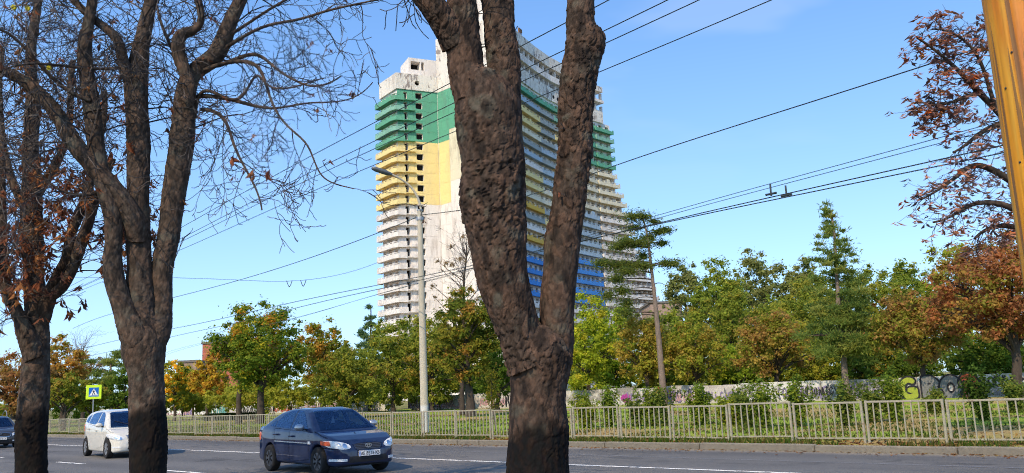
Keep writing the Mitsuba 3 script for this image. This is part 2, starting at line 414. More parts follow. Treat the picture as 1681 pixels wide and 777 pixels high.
# ------------------------------------------------------------------ measured paths, in metres
CENTRE_TREE = {'trunk': [(0.105, 6.8, 0.773, 0.2429), (0.123, 6.8, 1.012, 0.2307), (0.131, 6.8, 1.181, 0.2259), (0.143, 6.8, 1.365, 0.2234), (0.149, 6.8, 1.598, 0.2089), (0.164, 6.8, 1.762, 0.221), (0.173, 6.8, 1.905, 0.238), (0.191, 6.8, 2.024, 0.2064), (0.209, 6.8, 2.143, 0.0971)], 'limb': [[(0.128, 6.75, 1.834, 0.1856), (0.053, 6.735, 2.026, 0.1491), (0.004, 6.721, 2.17, 0.156), (-0.035, 6.706, 2.314, 0.1772), (-0.085, 6.691, 2.508, 0.196), (-0.116, 6.676, 2.8, 0.2146), (-0.134, 6.662, 3.145, 0.2355), (-0.13, 6.647, 3.493, 0.2445), (-0.143, 6.632, 3.719, 0.2558), (-0.155, 6.618, 3.895, 0.2553), (-0.219, 6.603, 4.048, 0.2075), (-0.307, 6.588, 4.202, 0.1365), (-0.321, 6.574, 4.354, 0.1315), (-0.34, 6.559, 4.507, 0.1312), (-0.334, 6.544, 4.659, 0.1215), (-0.328, 6.529, 4.811, 0.1026), (-0.312, 6.515, 5.126, 0.0884), (-0.343, 6.5, 5.557, 0.0696)], [(-0.037, 6.62, 3.281, 0.052), (-0.041, 6.628, 3.56, 0.0947), (-0.022, 6.636, 3.843, 0.1303), (-0.016, 6.644, 4.053, 0.1329), (-0.007, 6.652, 4.213, 0.1259), (-0.011, 6.66, 4.375, 0.1213), (-0.025, 6.668, 4.54, 0.1167), (-0.028, 6.676, 4.705, 0.1168), (-0.035, 6.684, 4.872, 0.1194), (-0.071, 6.692, 5.209, 0.1075), (-0.111, 6.7, 5.666, 0.0885)], [(0.213, 6.8, 1.737, 0.1603), (0.26, 6.803, 1.901, 0.1506), (0.307, 6.805, 2.019, 0.1288), (0.324, 6.808, 2.163, 0.1289), (0.337, 6.811, 2.309, 0.1338), (0.372, 6.813, 2.553, 0.1314), (0.409, 6.816, 2.801, 0.1363), (0.465, 6.818, 3.102, 0.1218), (0.504, 6.821, 3.306, 0.1194), (0.543, 6.824, 3.512, 0.117), (0.568, 6.826, 3.827, 0.1195), (0.596, 6.829, 4.093, 0.1219), (0.637, 6.832, 4.307, 0.1342), (0.678, 6.834, 4.443, 0.1416), (0.693, 6.837, 4.525, 0.1465), (0.666, 6.839, 4.637, 0.1148), (0.666, 6.842, 4.777, 0.1075), (0.677, 6.845, 4.917, 0.11), (0.707, 6.847, 5.255, 0.1003), (0.736, 6.85, 5.716, 0.0783)], [(-0.374, 6.55, 4.425, 0.1099), (-0.436, 6.5, 4.538, 0.1045), (-0.496, 6.45, 4.623, 0.0968), (-0.558, 6.4, 4.707, 0.0914), (-0.676, 6.35, 4.845, 0.0726), (-0.837, 6.3, 5.089, 0.0607)]]}
MIDDLE_TREE = {'trunk': [(-4.668, 11.0, 0.431, 0.22), (-4.681, 11.0, 0.821, 0.2082), (-4.708, 11.0, 1.396, 0.2082), (-4.731, 11.0, 1.852, 0.1964), (-4.755, 11.0, 2.122, 0.2121), (-4.787, 11.0, 2.356, 0.2593), (-4.803, 11.0, 2.59, 0.2121), (-4.814, 11.0, 2.905, 0.0786)], 'limb': [[(-4.807, 10.9, 2.39, 0.1557), (-4.883, 10.877, 2.624, 0.1632), (-4.965, 10.854, 2.82, 0.1357), (-5.067, 10.831, 3.095, 0.1238), (-5.128, 10.808, 3.331, 0.1197), (-5.133, 10.785, 3.724, 0.0963), (-5.154, 10.762, 4.121, 0.1076), (-5.251, 10.738, 4.443, 0.1035), (-5.397, 10.715, 5.141, 0.0957), (-5.486, 10.692, 5.764, 0.0878), (-5.562, 10.669, 6.268, 0.0838), (-5.522, 10.646, 6.686, 0.0684), (-5.468, 10.623, 7.02, 0.0607), (-5.422, 10.6, 7.711, 0.0454)], [(-4.791, 11.0, 2.473, 0.2043), (-4.819, 11.01, 2.709, 0.1887), (-4.869, 11.02, 3.108, 0.1535), (-4.906, 11.03, 3.594, 0.1379), (-4.941, 11.04, 4.005, 0.1419), (-4.958, 11.05, 4.588, 0.1302), (-5.001, 11.06, 5.442, 0.1383), (-5.044, 11.07, 6.056, 0.1384), (-4.998, 11.08, 6.544, 0.1029), (-4.89, 11.09, 7.219, 0.0792), (-4.801, 11.1, 8.049, 0.0555)], [(-4.91, 10.95, 3.783, 0.1095), (-4.93, 10.867, 4.052, 0.1203), (-5.087, 10.783, 4.365, 0.1117), (-5.338, 10.7, 4.682, 0.107), (-5.587, 10.617, 4.996, 0.0986), (-5.8, 10.533, 5.39, 0.0828), (-6.031, 10.45, 5.684, 0.0746), (-6.245, 10.367, 5.861, 0.0592), (-6.437, 10.283, 5.969, 0.0514), (-6.868, 10.2, 6.217, 0.0364)], [(-4.678, 11.0, 2.39, 0.1257), (-4.625, 11.046, 2.586, 0.1341), (-4.611, 11.092, 2.786, 0.1268), (-4.639, 11.138, 3.355, 0.1273), (-4.592, 11.185, 3.868, 0.1318), (-4.54, 11.231, 4.529, 0.1484), (-4.489, 11.277, 5.053, 0.149), (-4.485, 11.323, 5.504, 0.1415), (-4.48, 11.369, 5.963, 0.1259), (-4.393, 11.415, 6.247, 0.1142), (-4.139, 11.462, 6.482, 0.1146), (-3.945, 11.508, 6.954, 0.0986), (-3.791, 11.554, 7.392, 0.0784), (-3.635, 11.6, 7.982, 0.058)], [(-4.426, 11.2, 5.724, 0.096), (-4.473, 11.22, 6.265, 0.0761), (-4.477, 11.24, 6.769, 0.0723), (-4.332, 11.26, 6.834, 0.0563), (-4.307, 11.28, 7.283, 0.0483), (-4.24, 11.3, 7.851, 0.0323)], [(-5.025, 11.0, 5.941, 0.0707), (-5.137, 10.92, 6.133, 0.0702), (-5.241, 10.84, 6.567, 0.0619), (-5.416, 10.76, 6.732, 0.0538), (-5.674, 10.68, 6.97, 0.0458), (-5.894, 10.6, 7.291, 0.0303)], [(-4.15, 11.5, 6.378, 0.0316), (-3.791, 11.333, 6.387, 0.0267), (-3.441, 11.167, 6.375, 0.0219), (-3.138, 11.0, 6.118, 0.0173), (-2.845, 10.833, 5.867, 0.0145), (-2.56, 10.667, 5.698, 0.0126), (-2.124, 10.5, 5.75, 0.0083)], [(-4.067, 11.5, 6.586, 0.0316), (-3.64, 11.25, 6.689, 0.0221), (-3.226, 11.0, 6.722, 0.019), (-2.743, 10.75, 6.675, 0.0169), (-2.359, 10.5, 6.646, 0.0149), (-1.911, 10.25, 6.61, 0.0121), (-1.404, 10.0, 6.574, 0.0079)], [(-4.285, 11.4, 6.254, 0.0314), (-3.81, 11.263, 6.323, 0.0265), (-3.426, 11.125, 6.197, 0.024), (-3.215, 10.988, 5.768, 0.0173), (-2.928, 10.85, 5.239, 0.0128), (-2.611, 10.713, 4.892, 0.0109), (-2.383, 10.575, 4.438, 0.0091), (-2.122, 10.438, 4.273, 0.0074), (-1.943, 10.3, 4.193, 0.0057)], [(-4.405, 11.4, 5.881, 0.0314), (-3.972, 11.267, 5.815, 0.0266), (-3.506, 11.133, 5.642, 0.0219), (-3.134, 11.0, 5.528, 0.0147), (-2.689, 10.867, 5.53, 0.0111), (-2.174, 10.733, 5.495, 0.0084), (-1.731, 10.6, 5.686, 0.0062)], [(-4.272, 11.4, 5.697, 0.0269), (-3.893, 11.3, 5.47, 0.0222), (-3.728, 11.2, 5.084, 0.0176), (-3.483, 11.1, 4.62, 0.0131), (-3.285, 11.0, 4.13, 0.0086)], [(-4.354, 11.4, 5.567, 0.0224), (-4.089, 11.233, 5.897, 0.0221), (-3.611, 11.067, 5.728, 0.0174), (-3.355, 10.9, 5.958, 0.0146), (-3.141, 10.733, 5.758, 0.0127), (-2.615, 10.567, 5.689, 0.01), (-2.3, 10.4, 5.695, 0.0065)], [(-3.966, 11.5, 6.813, 0.0271), (-3.477, 11.267, 6.963, 0.0177), (-2.985, 11.033, 7.104, 0.0147), (-2.508, 10.8, 7.102, 0.0085)], [(-4.458, 11.3, 6.116, 0.0266), (-4.727, 11.4, 6.666, 0.0224), (-4.938, 11.5, 7.137, 0.0181), (-5.059, 11.6, 7.663, 0.0137)], [(-5.425, 10.6, 5.603, 0.0292), (-5.709, 10.4, 5.75, 0.0245), (-5.926, 10.2, 6.011, 0.02), (-6.134, 10.0, 6.262, 0.0157), (-6.396, 9.8, 6.346, 0.0116)], [(-5.297, 10.8, 4.46, 0.0297), (-5.534, 10.65, 4.354, 0.0209), (-5.732, 10.5, 4.408, 0.0165), (-6.012, 10.35, 4.699, 0.0138), (-6.314, 10.2, 4.829, 0.01)], [(-5.13, 10.9, 6.169, 0.0214), (-5.618, 10.5, 6.033, 0.0165), (-5.866, 10.1, 5.928, 0.0139), (-6.069, 9.7, 5.677, 0.0095)]]}
LEFT_TREE = {'trunk': [(-7.809, 14.0, 0.176, 0.24), (-7.828, 14.0, 0.672, 0.215), (-7.86, 14.0, 1.406, 0.215), (-7.844, 14.0, 1.985, 0.21), (-7.856, 14.0, 2.377, 0.2), (-7.856, 14.0, 2.722, 0.18), (-7.87, 14.0, 2.972, 0.14), (-7.887, 14.0, 3.273, 0.06)], 'limb': [[(-7.806, 13.9, 2.47, 0.1489), (-7.907, 13.817, 2.813, 0.1283), (-7.972, 13.733, 3.056, 0.0981), (-8.07, 13.65, 3.347, 0.078), (-8.176, 13.567, 3.638, 0.0678), (-8.327, 13.483, 4.028, 0.0578), (-8.42, 13.4, 4.714, 0.0479)], [(-7.859, 14.0, 2.772, 0.18), (-7.886, 14.018, 3.074, 0.1702), (-7.939, 14.036, 3.481, 0.1504), (-8.009, 14.055, 3.997, 0.1405), (-8.07, 14.073, 4.52, 0.1508), (-8.121, 14.091, 5.051, 0.151), (-8.162, 14.109, 5.59, 0.131), (-8.225, 14.127, 6.138, 0.1211), (-8.238, 14.145, 6.914, 0.101), (-8.336, 14.164, 7.71, 0.0809), (-8.291, 14.182, 8.633, 0.0608), (-8.289, 14.2, 9.579, 0.0406)], [(-7.815, 14.0, 3.07, 0.12), (-7.669, 13.95, 3.46, 0.1096), (-7.509, 13.9, 3.801, 0.0993), (-7.347, 13.85, 4.091, 0.089), (-7.263, 13.8, 4.539, 0.0789), (-7.039, 13.75, 5.033, 0.0688), (-6.936, 13.7, 5.536, 0.0587), (-6.786, 13.65, 6.146, 0.0488), (-6.742, 13.6, 6.872, 0.0389)], [(-7.594, 13.9, 3.502, 0.0794), (-7.292, 13.78, 3.726, 0.0787), (-7.055, 13.66, 4.2, 0.0781), (-6.823, 13.54, 4.774, 0.0677), (-6.632, 13.42, 5.144, 0.0575), (-6.397, 13.3, 5.611, 0.0475)], [(-8.112, 14.1, 5.159, 0.0806), (-7.906, 14.175, 5.595, 0.0709), (-7.712, 14.25, 6.151, 0.0611), (-7.679, 14.325, 6.839, 0.0512), (-7.71, 14.4, 7.777, 0.0411)], [(-8.141, 14.1, 4.948, 0.0705), (-8.471, 14.175, 5.405, 0.0608), (-8.708, 14.25, 5.976, 0.0509), (-8.917, 14.325, 6.894, 0.0409), (-8.983, 14.4, 8.065, 0.0309)], [(-8.06, 13.6, 3.342, 0.0777), (-8.275, 13.65, 3.951, 0.078), (-8.364, 13.7, 4.568, 0.0685), (-8.457, 13.75, 5.408, 0.0589), (-8.511, 13.8, 6.269, 0.0493)]]}
FAR_LIMBS = [[(12.063, 18.0, 5.142, 0.1157), (11.188, 17.8, 6.209, 0.089), (10.544, 17.6, 7.059, 0.0691), (10.095, 17.4, 7.419, 0.0559), (9.6, 17.2, 7.869, 0.043), (9.078, 17.0, 8.26, 0.0304), (8.595, 16.8, 8.508, 0.0192)], [(12.234, 18.0, 6.219, 0.1029), (11.279, 17.8, 6.818, 0.0826), (10.505, 17.6, 6.789, 0.0629), (9.906, 17.4, 6.525, 0.0423), (9.511, 17.2, 6.27, 0.0295), (9.13, 17.0, 6.073, 0.0194)], [(11.958, 18.0, 4.48, 0.1157), (11.048, 17.8, 5.275, 0.089), (10.352, 17.6, 5.722, 0.0691), (9.751, 17.4, 5.868, 0.0547), (9.23, 17.2, 5.604, 0.0393), (8.715, 17.0, 5.295, 0.0243), (8.245, 16.8, 5.067, 0.018)], [(11.916, 18.0, 4.217, 0.1029), (10.979, 17.8, 4.814, 0.0763), (10.257, 17.6, 5.066, 0.0578), (9.637, 17.4, 5.05, 0.0423), (9.127, 17.2, 4.836, 0.0295), (8.529, 17.0, 4.632, 0.0194)], [(11.985, 18.0, 8.042, 0.09), (11.314, 17.833, 8.716, 0.0637), (10.729, 17.667, 9.026, 0.0429), (10.29, 17.5, 8.901, 0.025)], [(10.424, 17.4, 6.998, 0.0497), (10.182, 17.275, 7.777, 0.037), (9.953, 17.15, 8.282, 0.0294), (9.548, 17.025, 8.616, 0.0219), (8.988, 16.9, 8.723, 0.0169)], [(12.073, 18.3, 3.995, 0.1046), (11.239, 18.125, 4.401, 0.0777), (10.65, 17.95, 4.633, 0.0564), (10.092, 17.775, 4.585, 0.0381), (9.646, 17.6, 4.351, 0.0251)], [(9.909, 17.3, 7.391, 0.042), (9.451, 17.2, 7.242, 0.0319), (9.068, 17.1, 7.131, 0.022), (8.729, 17.0, 7.138, 0.0158)]]
TREES = [
('chestnut_tree', 'broad', -43.18, 74.0, 6.87, 1.44, 3.7, 'rust', 0.22, 9, 'rust brown chestnut crown behind the leftmost dark car'),
('chestnut_tree', 'broad', -44.31, 84.0, 8.99, 2.08, 2.88, 'amber', 0.2, 8, 'orange brown tree whose crown rises between the two forked trunks, left of the crossing sign'),
('bare_tree', 'sparse', -49.29, 98.0, 9.75, 3.75, 2.94, 'grey', 0.2, 3, 'pale grey almost leafless tree sticking up behind the orange trees by the crossing sign'),
('pine_tree', 'pine', -37.59, 80.0, 7.75, 2.42, 2.17, 'pine', 0.18, 6, 'dark green pine crown seen just left of the forked grey trunk'),
('linden_tree', 'broad', -32.61, 66.0, 4.06, 1.21, 1.6, 'olive', 0.14, 5, 'olive green young tree directly behind the pedestrian crossing sign'),
('linden_tree', 'broad', -33.54, 64.0, 4.34, 1.66, 1.55, 'olive', 0.15, 5, 'olive tree with a bare leaning trunk at the opening in the fence'),
('linden_tree', 'broad', -43.53, 78.0, 5.69, 1.07, 2.01, 'amber', 0.15, 5, 'amber tree low behind the leftmost trunk'),
('maple_tree', 'broad', -32.79, 72.0, 5.07, 0.56, 1.75, 'darkgreen', 0.16, 5, 'dark green bushy tree behind the white car'),
('maple_tree', 'broad', -32.57, 82.0, 6.37, 1.45, 2.11, 'olivegold', 0.14, 6, 'gold and green maple just right of the forked grey trunk'),
('maple_tree', 'broad', -28.01, 78.0, 6.57, 1.66, 1.89, 'gold', 0.13, 6, 'golden orange maple in front of the red brick building'),
('maple_tree', 'broad', -34.57, 92.0, 5.7, 1.35, 2.23, 'yellowgreen', 0.12, 5, 'yellow green thin tree under the grey building'),
('maple_tree', 'broad', -17.91, 60.0, 8.66, 2.0, 3.43, 'maple', 0.26, 18, 'large dark green maple behind the navy sedan'),
('maple_tree', 'broad', -19.68, 61.0, 8.18, 2.92, 1.74, 'maplegold', 0.2, 6, 'dark maple with an orange patch at its top, beside the large dark green maple'),
('shrub', 'bush', -23.77, 74.0, 3.29, 1.03, 3.17, 'yellowgreen', 0.05, 6, 'bright yellow green thicket below the large dark maple'),
('shrub', 'bush', -33.37, 86.0, 3.08, 0.94, 2.83, 'yellowgreen', 0.05, 4, 'yellow green low thicket right of the forked grey trunk'),
('shrub', 'bush', -18.81, 72.0, 3.46, 0.72, 2.26, 'yellowgreen', 0.05, 5, 'yellow green thicket right of the large dark green maple'),
('chestnut_tree', 'broad', -17.73, 78.0, 8.9, 2.42, 2.67, 'rustgreen', 0.18, 9, 'rust and olive tree between the large maple and the blue green conifer'),
('spruce_tree', 'conifer', -15.48, 90.0, 11.34, 1.08, 2.31, 'bluegreen', 0.16, 8, 'blue green conifer standing below the left side of the tower'),
('ash_tree', 'broad', -12.26, 62.0, 5.74, 0.3, 2.75, 'olive', 0.1, 12, 'olive thicket tree right of the navy sedan roof'),
('willow_tree', 'broad', -11.28, 78.0, 8.84, 0.3, 3.34, 'greenolive', 0.18, 11, 'soft green willow just left of the concrete lamp post'),
('ash_tree', 'broad', -7.59, 76.0, 9.21, 0.3, 2.93, 'olive', 0.17, 9, 'olive green tree just right of the concrete lamp post'),
('chestnut_tree', 'broad', -3.05, 54.0, 8.6, 1.79, 2.24, 'darkolive', 0.28, 15, 'dark chestnut with a thick leaning trunk left of the large centre trunk'),
('bare_tree', 'sparse', -3.94, 60.0, 14.24, 5.19, 2.14, 'greybrown', 0.16, 1, 'tall nearly bare tree with thin forked limbs in front of the white tower wall'),
('maple_tree', 'broad', -1.63, 66.0, 5.42, 0.6, 2.17, 'darkgreen', 0.18, 8, 'dark shady tree touching the left edge of the large centre trunk'),
('maple_tree', 'broad', 1.62, 74.0, 8.89, 0.3, 3.17, 'green', 0.18, 8, 'green tree mostly hidden behind the large centre trunk'),
('locust_tree', 'broad', 5.79, 70.0, 9.42, 0.7, 2.6, 'lime', 0.17, 13, 'bright lime green tree just right of the large centre trunk'),
('locust_tree', 'broad', 8.92, 78.0, 9.41, 0.76, 2.45, 'limegreen', 0.16, 9, 'fresh green tree left of the slender tall pine trunk'),
('chestnut_tree', 'broad', 9.79, 66.0, 7.51, 1.26, 2.64, 'ochre', 0.17, 11, 'ochre chestnut behind the slender tall pine trunk'),
('poplar_tree', 'broad', 22.51, 112.0, 18.37, 3.07, 3.2, 'greygreen', 0.3, 10, 'grey green poplar rising right of the slender tall pine'),
('poplar_tree', 'broad', 25.65, 106.0, 17.75, 3.55, 3.94, 'green', 0.3, 13, 'green poplar with a rounded top between the two pines'),
('poplar_tree', 'broad', 34.5, 118.0, 19.92, 4.34, 4.72, 'greygreen', 0.3, 12, 'tall poplar whose feathery top shows left of the broad pine'),
('poplar_tree', 'broad', 39.25, 116.0, 18.78, 4.07, 3.31, 'greygreen', 0.3, 9, 'tall poplar right behind the left side of the broad pine'),
('chestnut_tree', 'broad', 13.18, 64.0, 6.71, 1.11, 2.74, 'ochregreen', 0.15, 12, 'olive and ochre tree with a thin dark trunk right of the slender tall pine'),
('maple_tree', 'broad', 21.13, 84.0, 12.05, 3.12, 3.36, 'greenolive', 0.2, 12, 'broad green tree in front of the poplars'),
('chestnut_tree', 'broad', 17.82, 60.0, 6.59, 1.54, 3.09, 'ochrerust', 0.19, 15, 'rust and ochre chestnut with a dark forked trunk left of the broad pine'),
('maple_tree', 'broad', 28.51, 82.0, 12.05, 2.76, 4.1, 'greenolive', 0.2, 13, 'olive green tree filling the space behind the broad pine'),
('pine_tree', 'fir', 20.38, 54.0, 12.48, 3.26, 2.55, 'pine', 0.19, 26, 'broad layered pine with a pointed top and bare lower trunk'),
('maple_tree', 'broad', 36.57, 88.0, 13.51, 2.59, 3.39, 'greenolive', 0.2, 11, 'green tree just right of the broad pine'),
('maple_tree', 'broad', 41.33, 90.0, 14.59, 3.07, 3.6, 'green', 0.2, 11, 'green tree between the broad pine and the rust red chestnut'),
('chestnut_tree', 'broad', 24.28, 52.0, 7.04, 2.09, 3.12, 'rustochre', 0.17, 17, 'rust and ochre chestnut with a pale trunk in front of the painted letters'),
('maple_tree', 'broad', 41.09, 80.0, 14.42, 2.73, 2.86, 'yellowgreenlight', 0.2, 10, 'light green tree rising behind the rust red chestnut'),
('chestnut_tree', 'broad', 26.46, 46.0, 9.11, 2.64, 3.88, 'rustred', 0.26, 24, 'large rust red chestnut at the edge of the park behind the yellow pole'),
('maple_tree', 'broad', 30.33, 56.0, 4.08, 0.3, 2.96, 'darkgreen', 0.2, 12, 'dark green shady tree under the rust red chestnut'),
('maple_tree', 'broad', 36.01, 60.0, 6.01, 0.3, 3.0, 'darkgreen', 0.2, 9, 'dark tree cut by the frame behind the yellow pole'),
('maple_tree', 'broad', 18.1, 104.0, 11.13, 0.3, 4.46, 'green', 0.2, 9, 'green tree filling in behind the slender pine'),
('maple_tree', 'broad', 25.37, 108.0, 13.54, 0.3, 4.78, 'olive', 0.2, 9, 'olive tree filling in under the tall poplars'),
('maple_tree', 'broad', 31.06, 104.0, 12.81, 0.3, 4.61, 'green', 0.2, 9, 'green tree filling in behind the forked dark trunk'),
('maple_tree', 'broad', 38.47, 104.0, 13.61, 0.3, 4.9, 'greenolive', 0.2, 10, 'green tree filling in far behind the broad pine'),
('maple_tree', 'broad', 45.86, 104.0, 13.66, 0.3, 4.9, 'green', 0.2, 10, 'green tree filling in behind the rust and ochre chestnut'),
('maple_tree', 'broad', 51.88, 100.0, 12.86, 0.3, 5.0, 'greenolive', 0.2, 9, 'olive tree filling in far behind the rust red chestnut'),
('maple_tree', 'broad', 6.41, 100.0, 9.82, 0.3, 4.0, 'limegreen', 0.2, 7, 'light green tree filling in just right of the large centre trunk'),
('maple_tree', 'broad', -13.05, 104.0, 11.89, 0.3, 5.2, 'greenolive', 0.2, 11, 'green tree filling in behind the lamp post'),
('maple_tree', 'broad', -21.72, 106.0, 8.53, 0.3, 4.54, 'olive', 0.2, 7, 'olive tree filling in behind the blue green conifer'),
('maple_tree', 'broad', -5.79, 110.0, 11.19, 0.3, 5.5, 'olive', 0.2, 7, 'olive tree filling in under the white tower wall'),
('maple_tree', 'broad', 12.17, 72.0, 5.16, 0.41, 2.57, 'yellowgreen', 0.12, 7, 'yellow green low tree just right of the slender pine trunk'),
('maple_tree', 'broad', 18.01, 70.0, 5.05, 0.43, 2.6, 'limegreen', 0.12, 7, 'light green low tree left of the forked dark trunk'),
('maple_tree', 'broad', 22.33, 66.0, 4.86, 0.36, 2.26, 'yellowgreen', 0.12, 7, 'yellow green low tree left of the broad pine trunk'),
('maple_tree', 'broad', 26.63, 64.0, 5.0, 0.33, 2.38, 'olive', 0.12, 8, 'olive low tree right of the broad pine trunk'),
('shrub', 'bush', -31.68, 88.0, 4.23, 0.57, 3.77, 'yellowgreen', 0.05, 5, 'yellow green thicket under the golden maple'),
('shrub', 'bush', -18.03, 88.0, 5.5, 0.3, 3.77, 'greenolive', 0.05, 7, 'green thicket under the rust and olive tree'),
('shrub', 'bush', -23.73, 84.0, 5.01, 0.46, 3.6, 'yellowgreen', 0.05, 6, 'sunny yellow green thicket behind the large dark green maple'),
('shrub', 'bush', 7.75, 82.0, 5.05, 0.3, 3.28, 'green', 0.05, 8, 'dark green understorey bush behind the wall right of the large centre trunk'),
('shrub', 'bush', 11.48, 78.0, 4.16, 0.3, 2.79, 'limegreen', 0.05, 7, 'green understorey bush behind the slender pine trunk'),
('shrub', 'bush', 14.74, 75.0, 4.17, 0.3, 2.57, 'olive', 0.05, 7, 'olive understorey bush behind the wall between the pines'),
('shrub', 'bush', 17.71, 72.0, 4.17, 0.3, 2.57, 'green', 0.05, 7, 'deep green understorey bush left of the forked dark trunk'),
('shrub', 'bush', 20.65, 70.0, 3.71, 0.3, 2.5, 'greenolive', 0.05, 7, 'green understorey bush behind the forked dark trunk'),
('shrub', 'bush', 23.41, 68.0, 3.74, 0.3, 2.62, 'yellowgreen', 0.05, 8, 'yellow green understorey bush left of the broad pine trunk'),
('shrub', 'bush', 25.66, 64.0, 3.91, 0.3, 2.56, 'darkgreen', 0.05, 8, 'dark green understorey bush right of the broad pine trunk'),
('shrub', 'bush', 28.09, 62.0, 3.27, 0.3, 2.21, 'darkgreen', 0.05, 7, 'dark understorey bush behind the wall letters'),
('shrub', 'bush', -7.39, 80.0, 4.2, 0.3, 3.43, 'olive', 0.05, 7, 'olive understorey bush behind the fence right of the lamp post'),
('shrub', 'bush', -3.03, 84.0, 4.13, 0.3, 3.24, 'darkgreen', 0.05, 6, 'dark understorey bush left of the large centre trunk'),
('shrub', 'bush', 1.73, 86.0, 3.98, 0.3, 3.44, 'olive', 0.05, 5, 'understorey bush hidden behind the large centre trunk'),
('shrub', 'bush', -12.49, 84.0, 3.95, 0.3, 3.0, 'greenolive', 0.05, 6, 'green understorey bush left of the lamp post'),
('shrub', 'bush', -37.32, 84.0, 3.25, 0.34, 3.0, 'olive', 0.05, 5, 'olive bush behind the white car roof'),
('shrub', 'bush', -52.19, 100.0, 3.88, 0.42, 5.0, 'darkgreen', 0.05, 5, 'dark bush row behind the crossing sign'),
('shrub', 'bush', -53.31, 90.0, 3.93, 0.5, 3.86, 'olive', 0.05, 5, 'olive bush behind the leftmost dark car')]
WING_ENDS = [10.4, 10.4, 10.4, 10.4, 10.4, 10.8, 12.1, 13.8, 15.2, 16.9, 17.9, 18.6, 19.6, 20.7, 22.7, 25.2, 27.3, 28.7, 30.1, 31.5, 33.0, 34.4, 35.9, 37.3]
WIRES = [('W0', [(8.41, 0.07), (-55.38, 79.4)]), ('W1', [(8.87, 0.54), (-55.48, 79.29)]), ('W2', [(9.15, 0.83), (-55.84, 78.92)]), ('W3', [(9.76, 1.46), (-56.39, 78.35)]), ('C', [(17.45, 6.54), (-47.95, 87.08)]), ('C2', [(18.41, 7.54), (-51.31, 83.61)]), ('U', [(16.83, 5.9), (-40.96, 94.31)]), ('U2', [(17.28, 6.36), (-41.54, 93.72)])]

# ------------------------------------------------------------------ ground, road, kerbs
def sheet(s0, s1, t0, t1, z):
    c = np.array([st(s0, t0, z), st(s1, t0, z), st(s1, t1, z), st(s0, t1, z)])
    m = mesh(c, [[0, 1, 2], [0, 2, 3]])
    if m.face_normals[0, 2] < 0:
        m.invert()
    return m


struct('ground', mesh([[-2500, -2500, -.05], [2500, -2500, -.05], [2500, 2500, -.05], [-2500, 2500, -.05]], [[0, 1, 2], [0, 2, 3]]), 'ground_mat', 'flat ground of dry grass reaching to the horizon')
struct('road', sheet(-60, 300, 5.7, 18.8, 0), 'asphalt', 'wide grey asphalt road crossing in front of the park')
struct('verge', sheet(-60, 300, -14, 5.6, .12), 'soil_mat', 'bare soil strip on the near side of the road')
rng = np.random.default_rng(3)
# the lawn: gently uneven sheet
ss, tt = np.meshgrid(np.linspace(-40, 140, 181), np.linspace(18.96, 62, 60), indexing='ij')
zz = .12 + .10 * (meshkit.fbm(np.stack([ss * .3, tt * .3, ss * 0], -1), 3, 4) - .5) * np.clip((tt - 19.5) / 3, 0, 1)
P = np.stack([ss * DV[0] + tt * NV[0], ss * DV[1] + tt * NV[1], zz], -1).reshape(-1, 3)
i, j = np.meshgrid(np.arange(180), np.arange(59), indexing='ij'); q = (i * 60 + j).ravel()
f = np.vstack([np.column_stack([q, q + 1, q + 61]), np.column_stack([q, q + 61, q + 60])])
lm = mesh(P, f)
if lm.face_normals[0, 2] < 0:
    lm.invert()
struct('lawn', lm, 'lawn_mat', 'park lawn with dry patches behind the metal fence', smooth=True)


def lawn_z(s, t):
    p = np.stack([np.asarray(s) * .3, np.asarray(t) * .3, np.asarray(s) * 0.], -1)
    return .12 + .10 * (meshkit.fbm(p, 3, 4) - .5) * np.clip((np.asarray(t) - 19.5) / 3, 0, 1)


# markings
struct('lane_line', sheet(-40, 200, 14.43, 14.57, .004), 'road_paint', 'long solid white line along the road', smooth=False)
for k in range(-2, 12):
    struct('lane_dash', sheet(20 + 8 * (k - 1) - .1, 22.2 + 8 * (k - 1), 9.78, 9.92, .004), 'road_paint', 'short white dash in the middle of the road')
sl = []
for a in range(-20, 60, 2):
    n0 = .15 * math.sin(a * .13); n1 = .15 * math.sin((a + 2) * .13)
    c = [st(a, 16.3 + a * .012 + n0, .004), st(a + 2, 16.3 + (a + 2) * .012 + n1, .004), st(a + 2, 16.42 + (a + 2) * .012 + n1, .004), st(a, 16.42 + a * .012 + n0, .004)]
    m = mesh(c, [[0, 2, 1], [0, 3, 2]])
    if m.face_normals[0, 2] < 0:
        m.invert()
    sl.append(m)
struct('road_seam', cat(sl), 'seam_tar', 'pale seam in the asphalt near the far kerb')

labels['kerb'] = {'label': 'far kerb of weathered concrete stones below the fence', 'category': 'kerb', 'kind': 'structure'}
used['kerb'] = 0
s = -32.
while s < 120:
    L = rng.choice([1.0, 2.0, 2.4, 3.0]) if s < 40 else 4.0
    g = .012
    m = cham(s + g, s + L - g, 18.78 + rng.normal(0, .006), 18.97, -.1, .15 + rng.normal(0, .007), .02)
    part('kerb', 'stone', road_frame(m), 'kerb_stone')
    s += L
labels['near_kerb'] = {'label': 'kerb stones along the near side of the road', 'category': 'kerb', 'kind': 'structure'}
scene['near_kerb'] = mikit.ply(road_frame(cham(-60, 200, 5.58, 5.76, -.1, .15, .02)), 'kerb_stone')

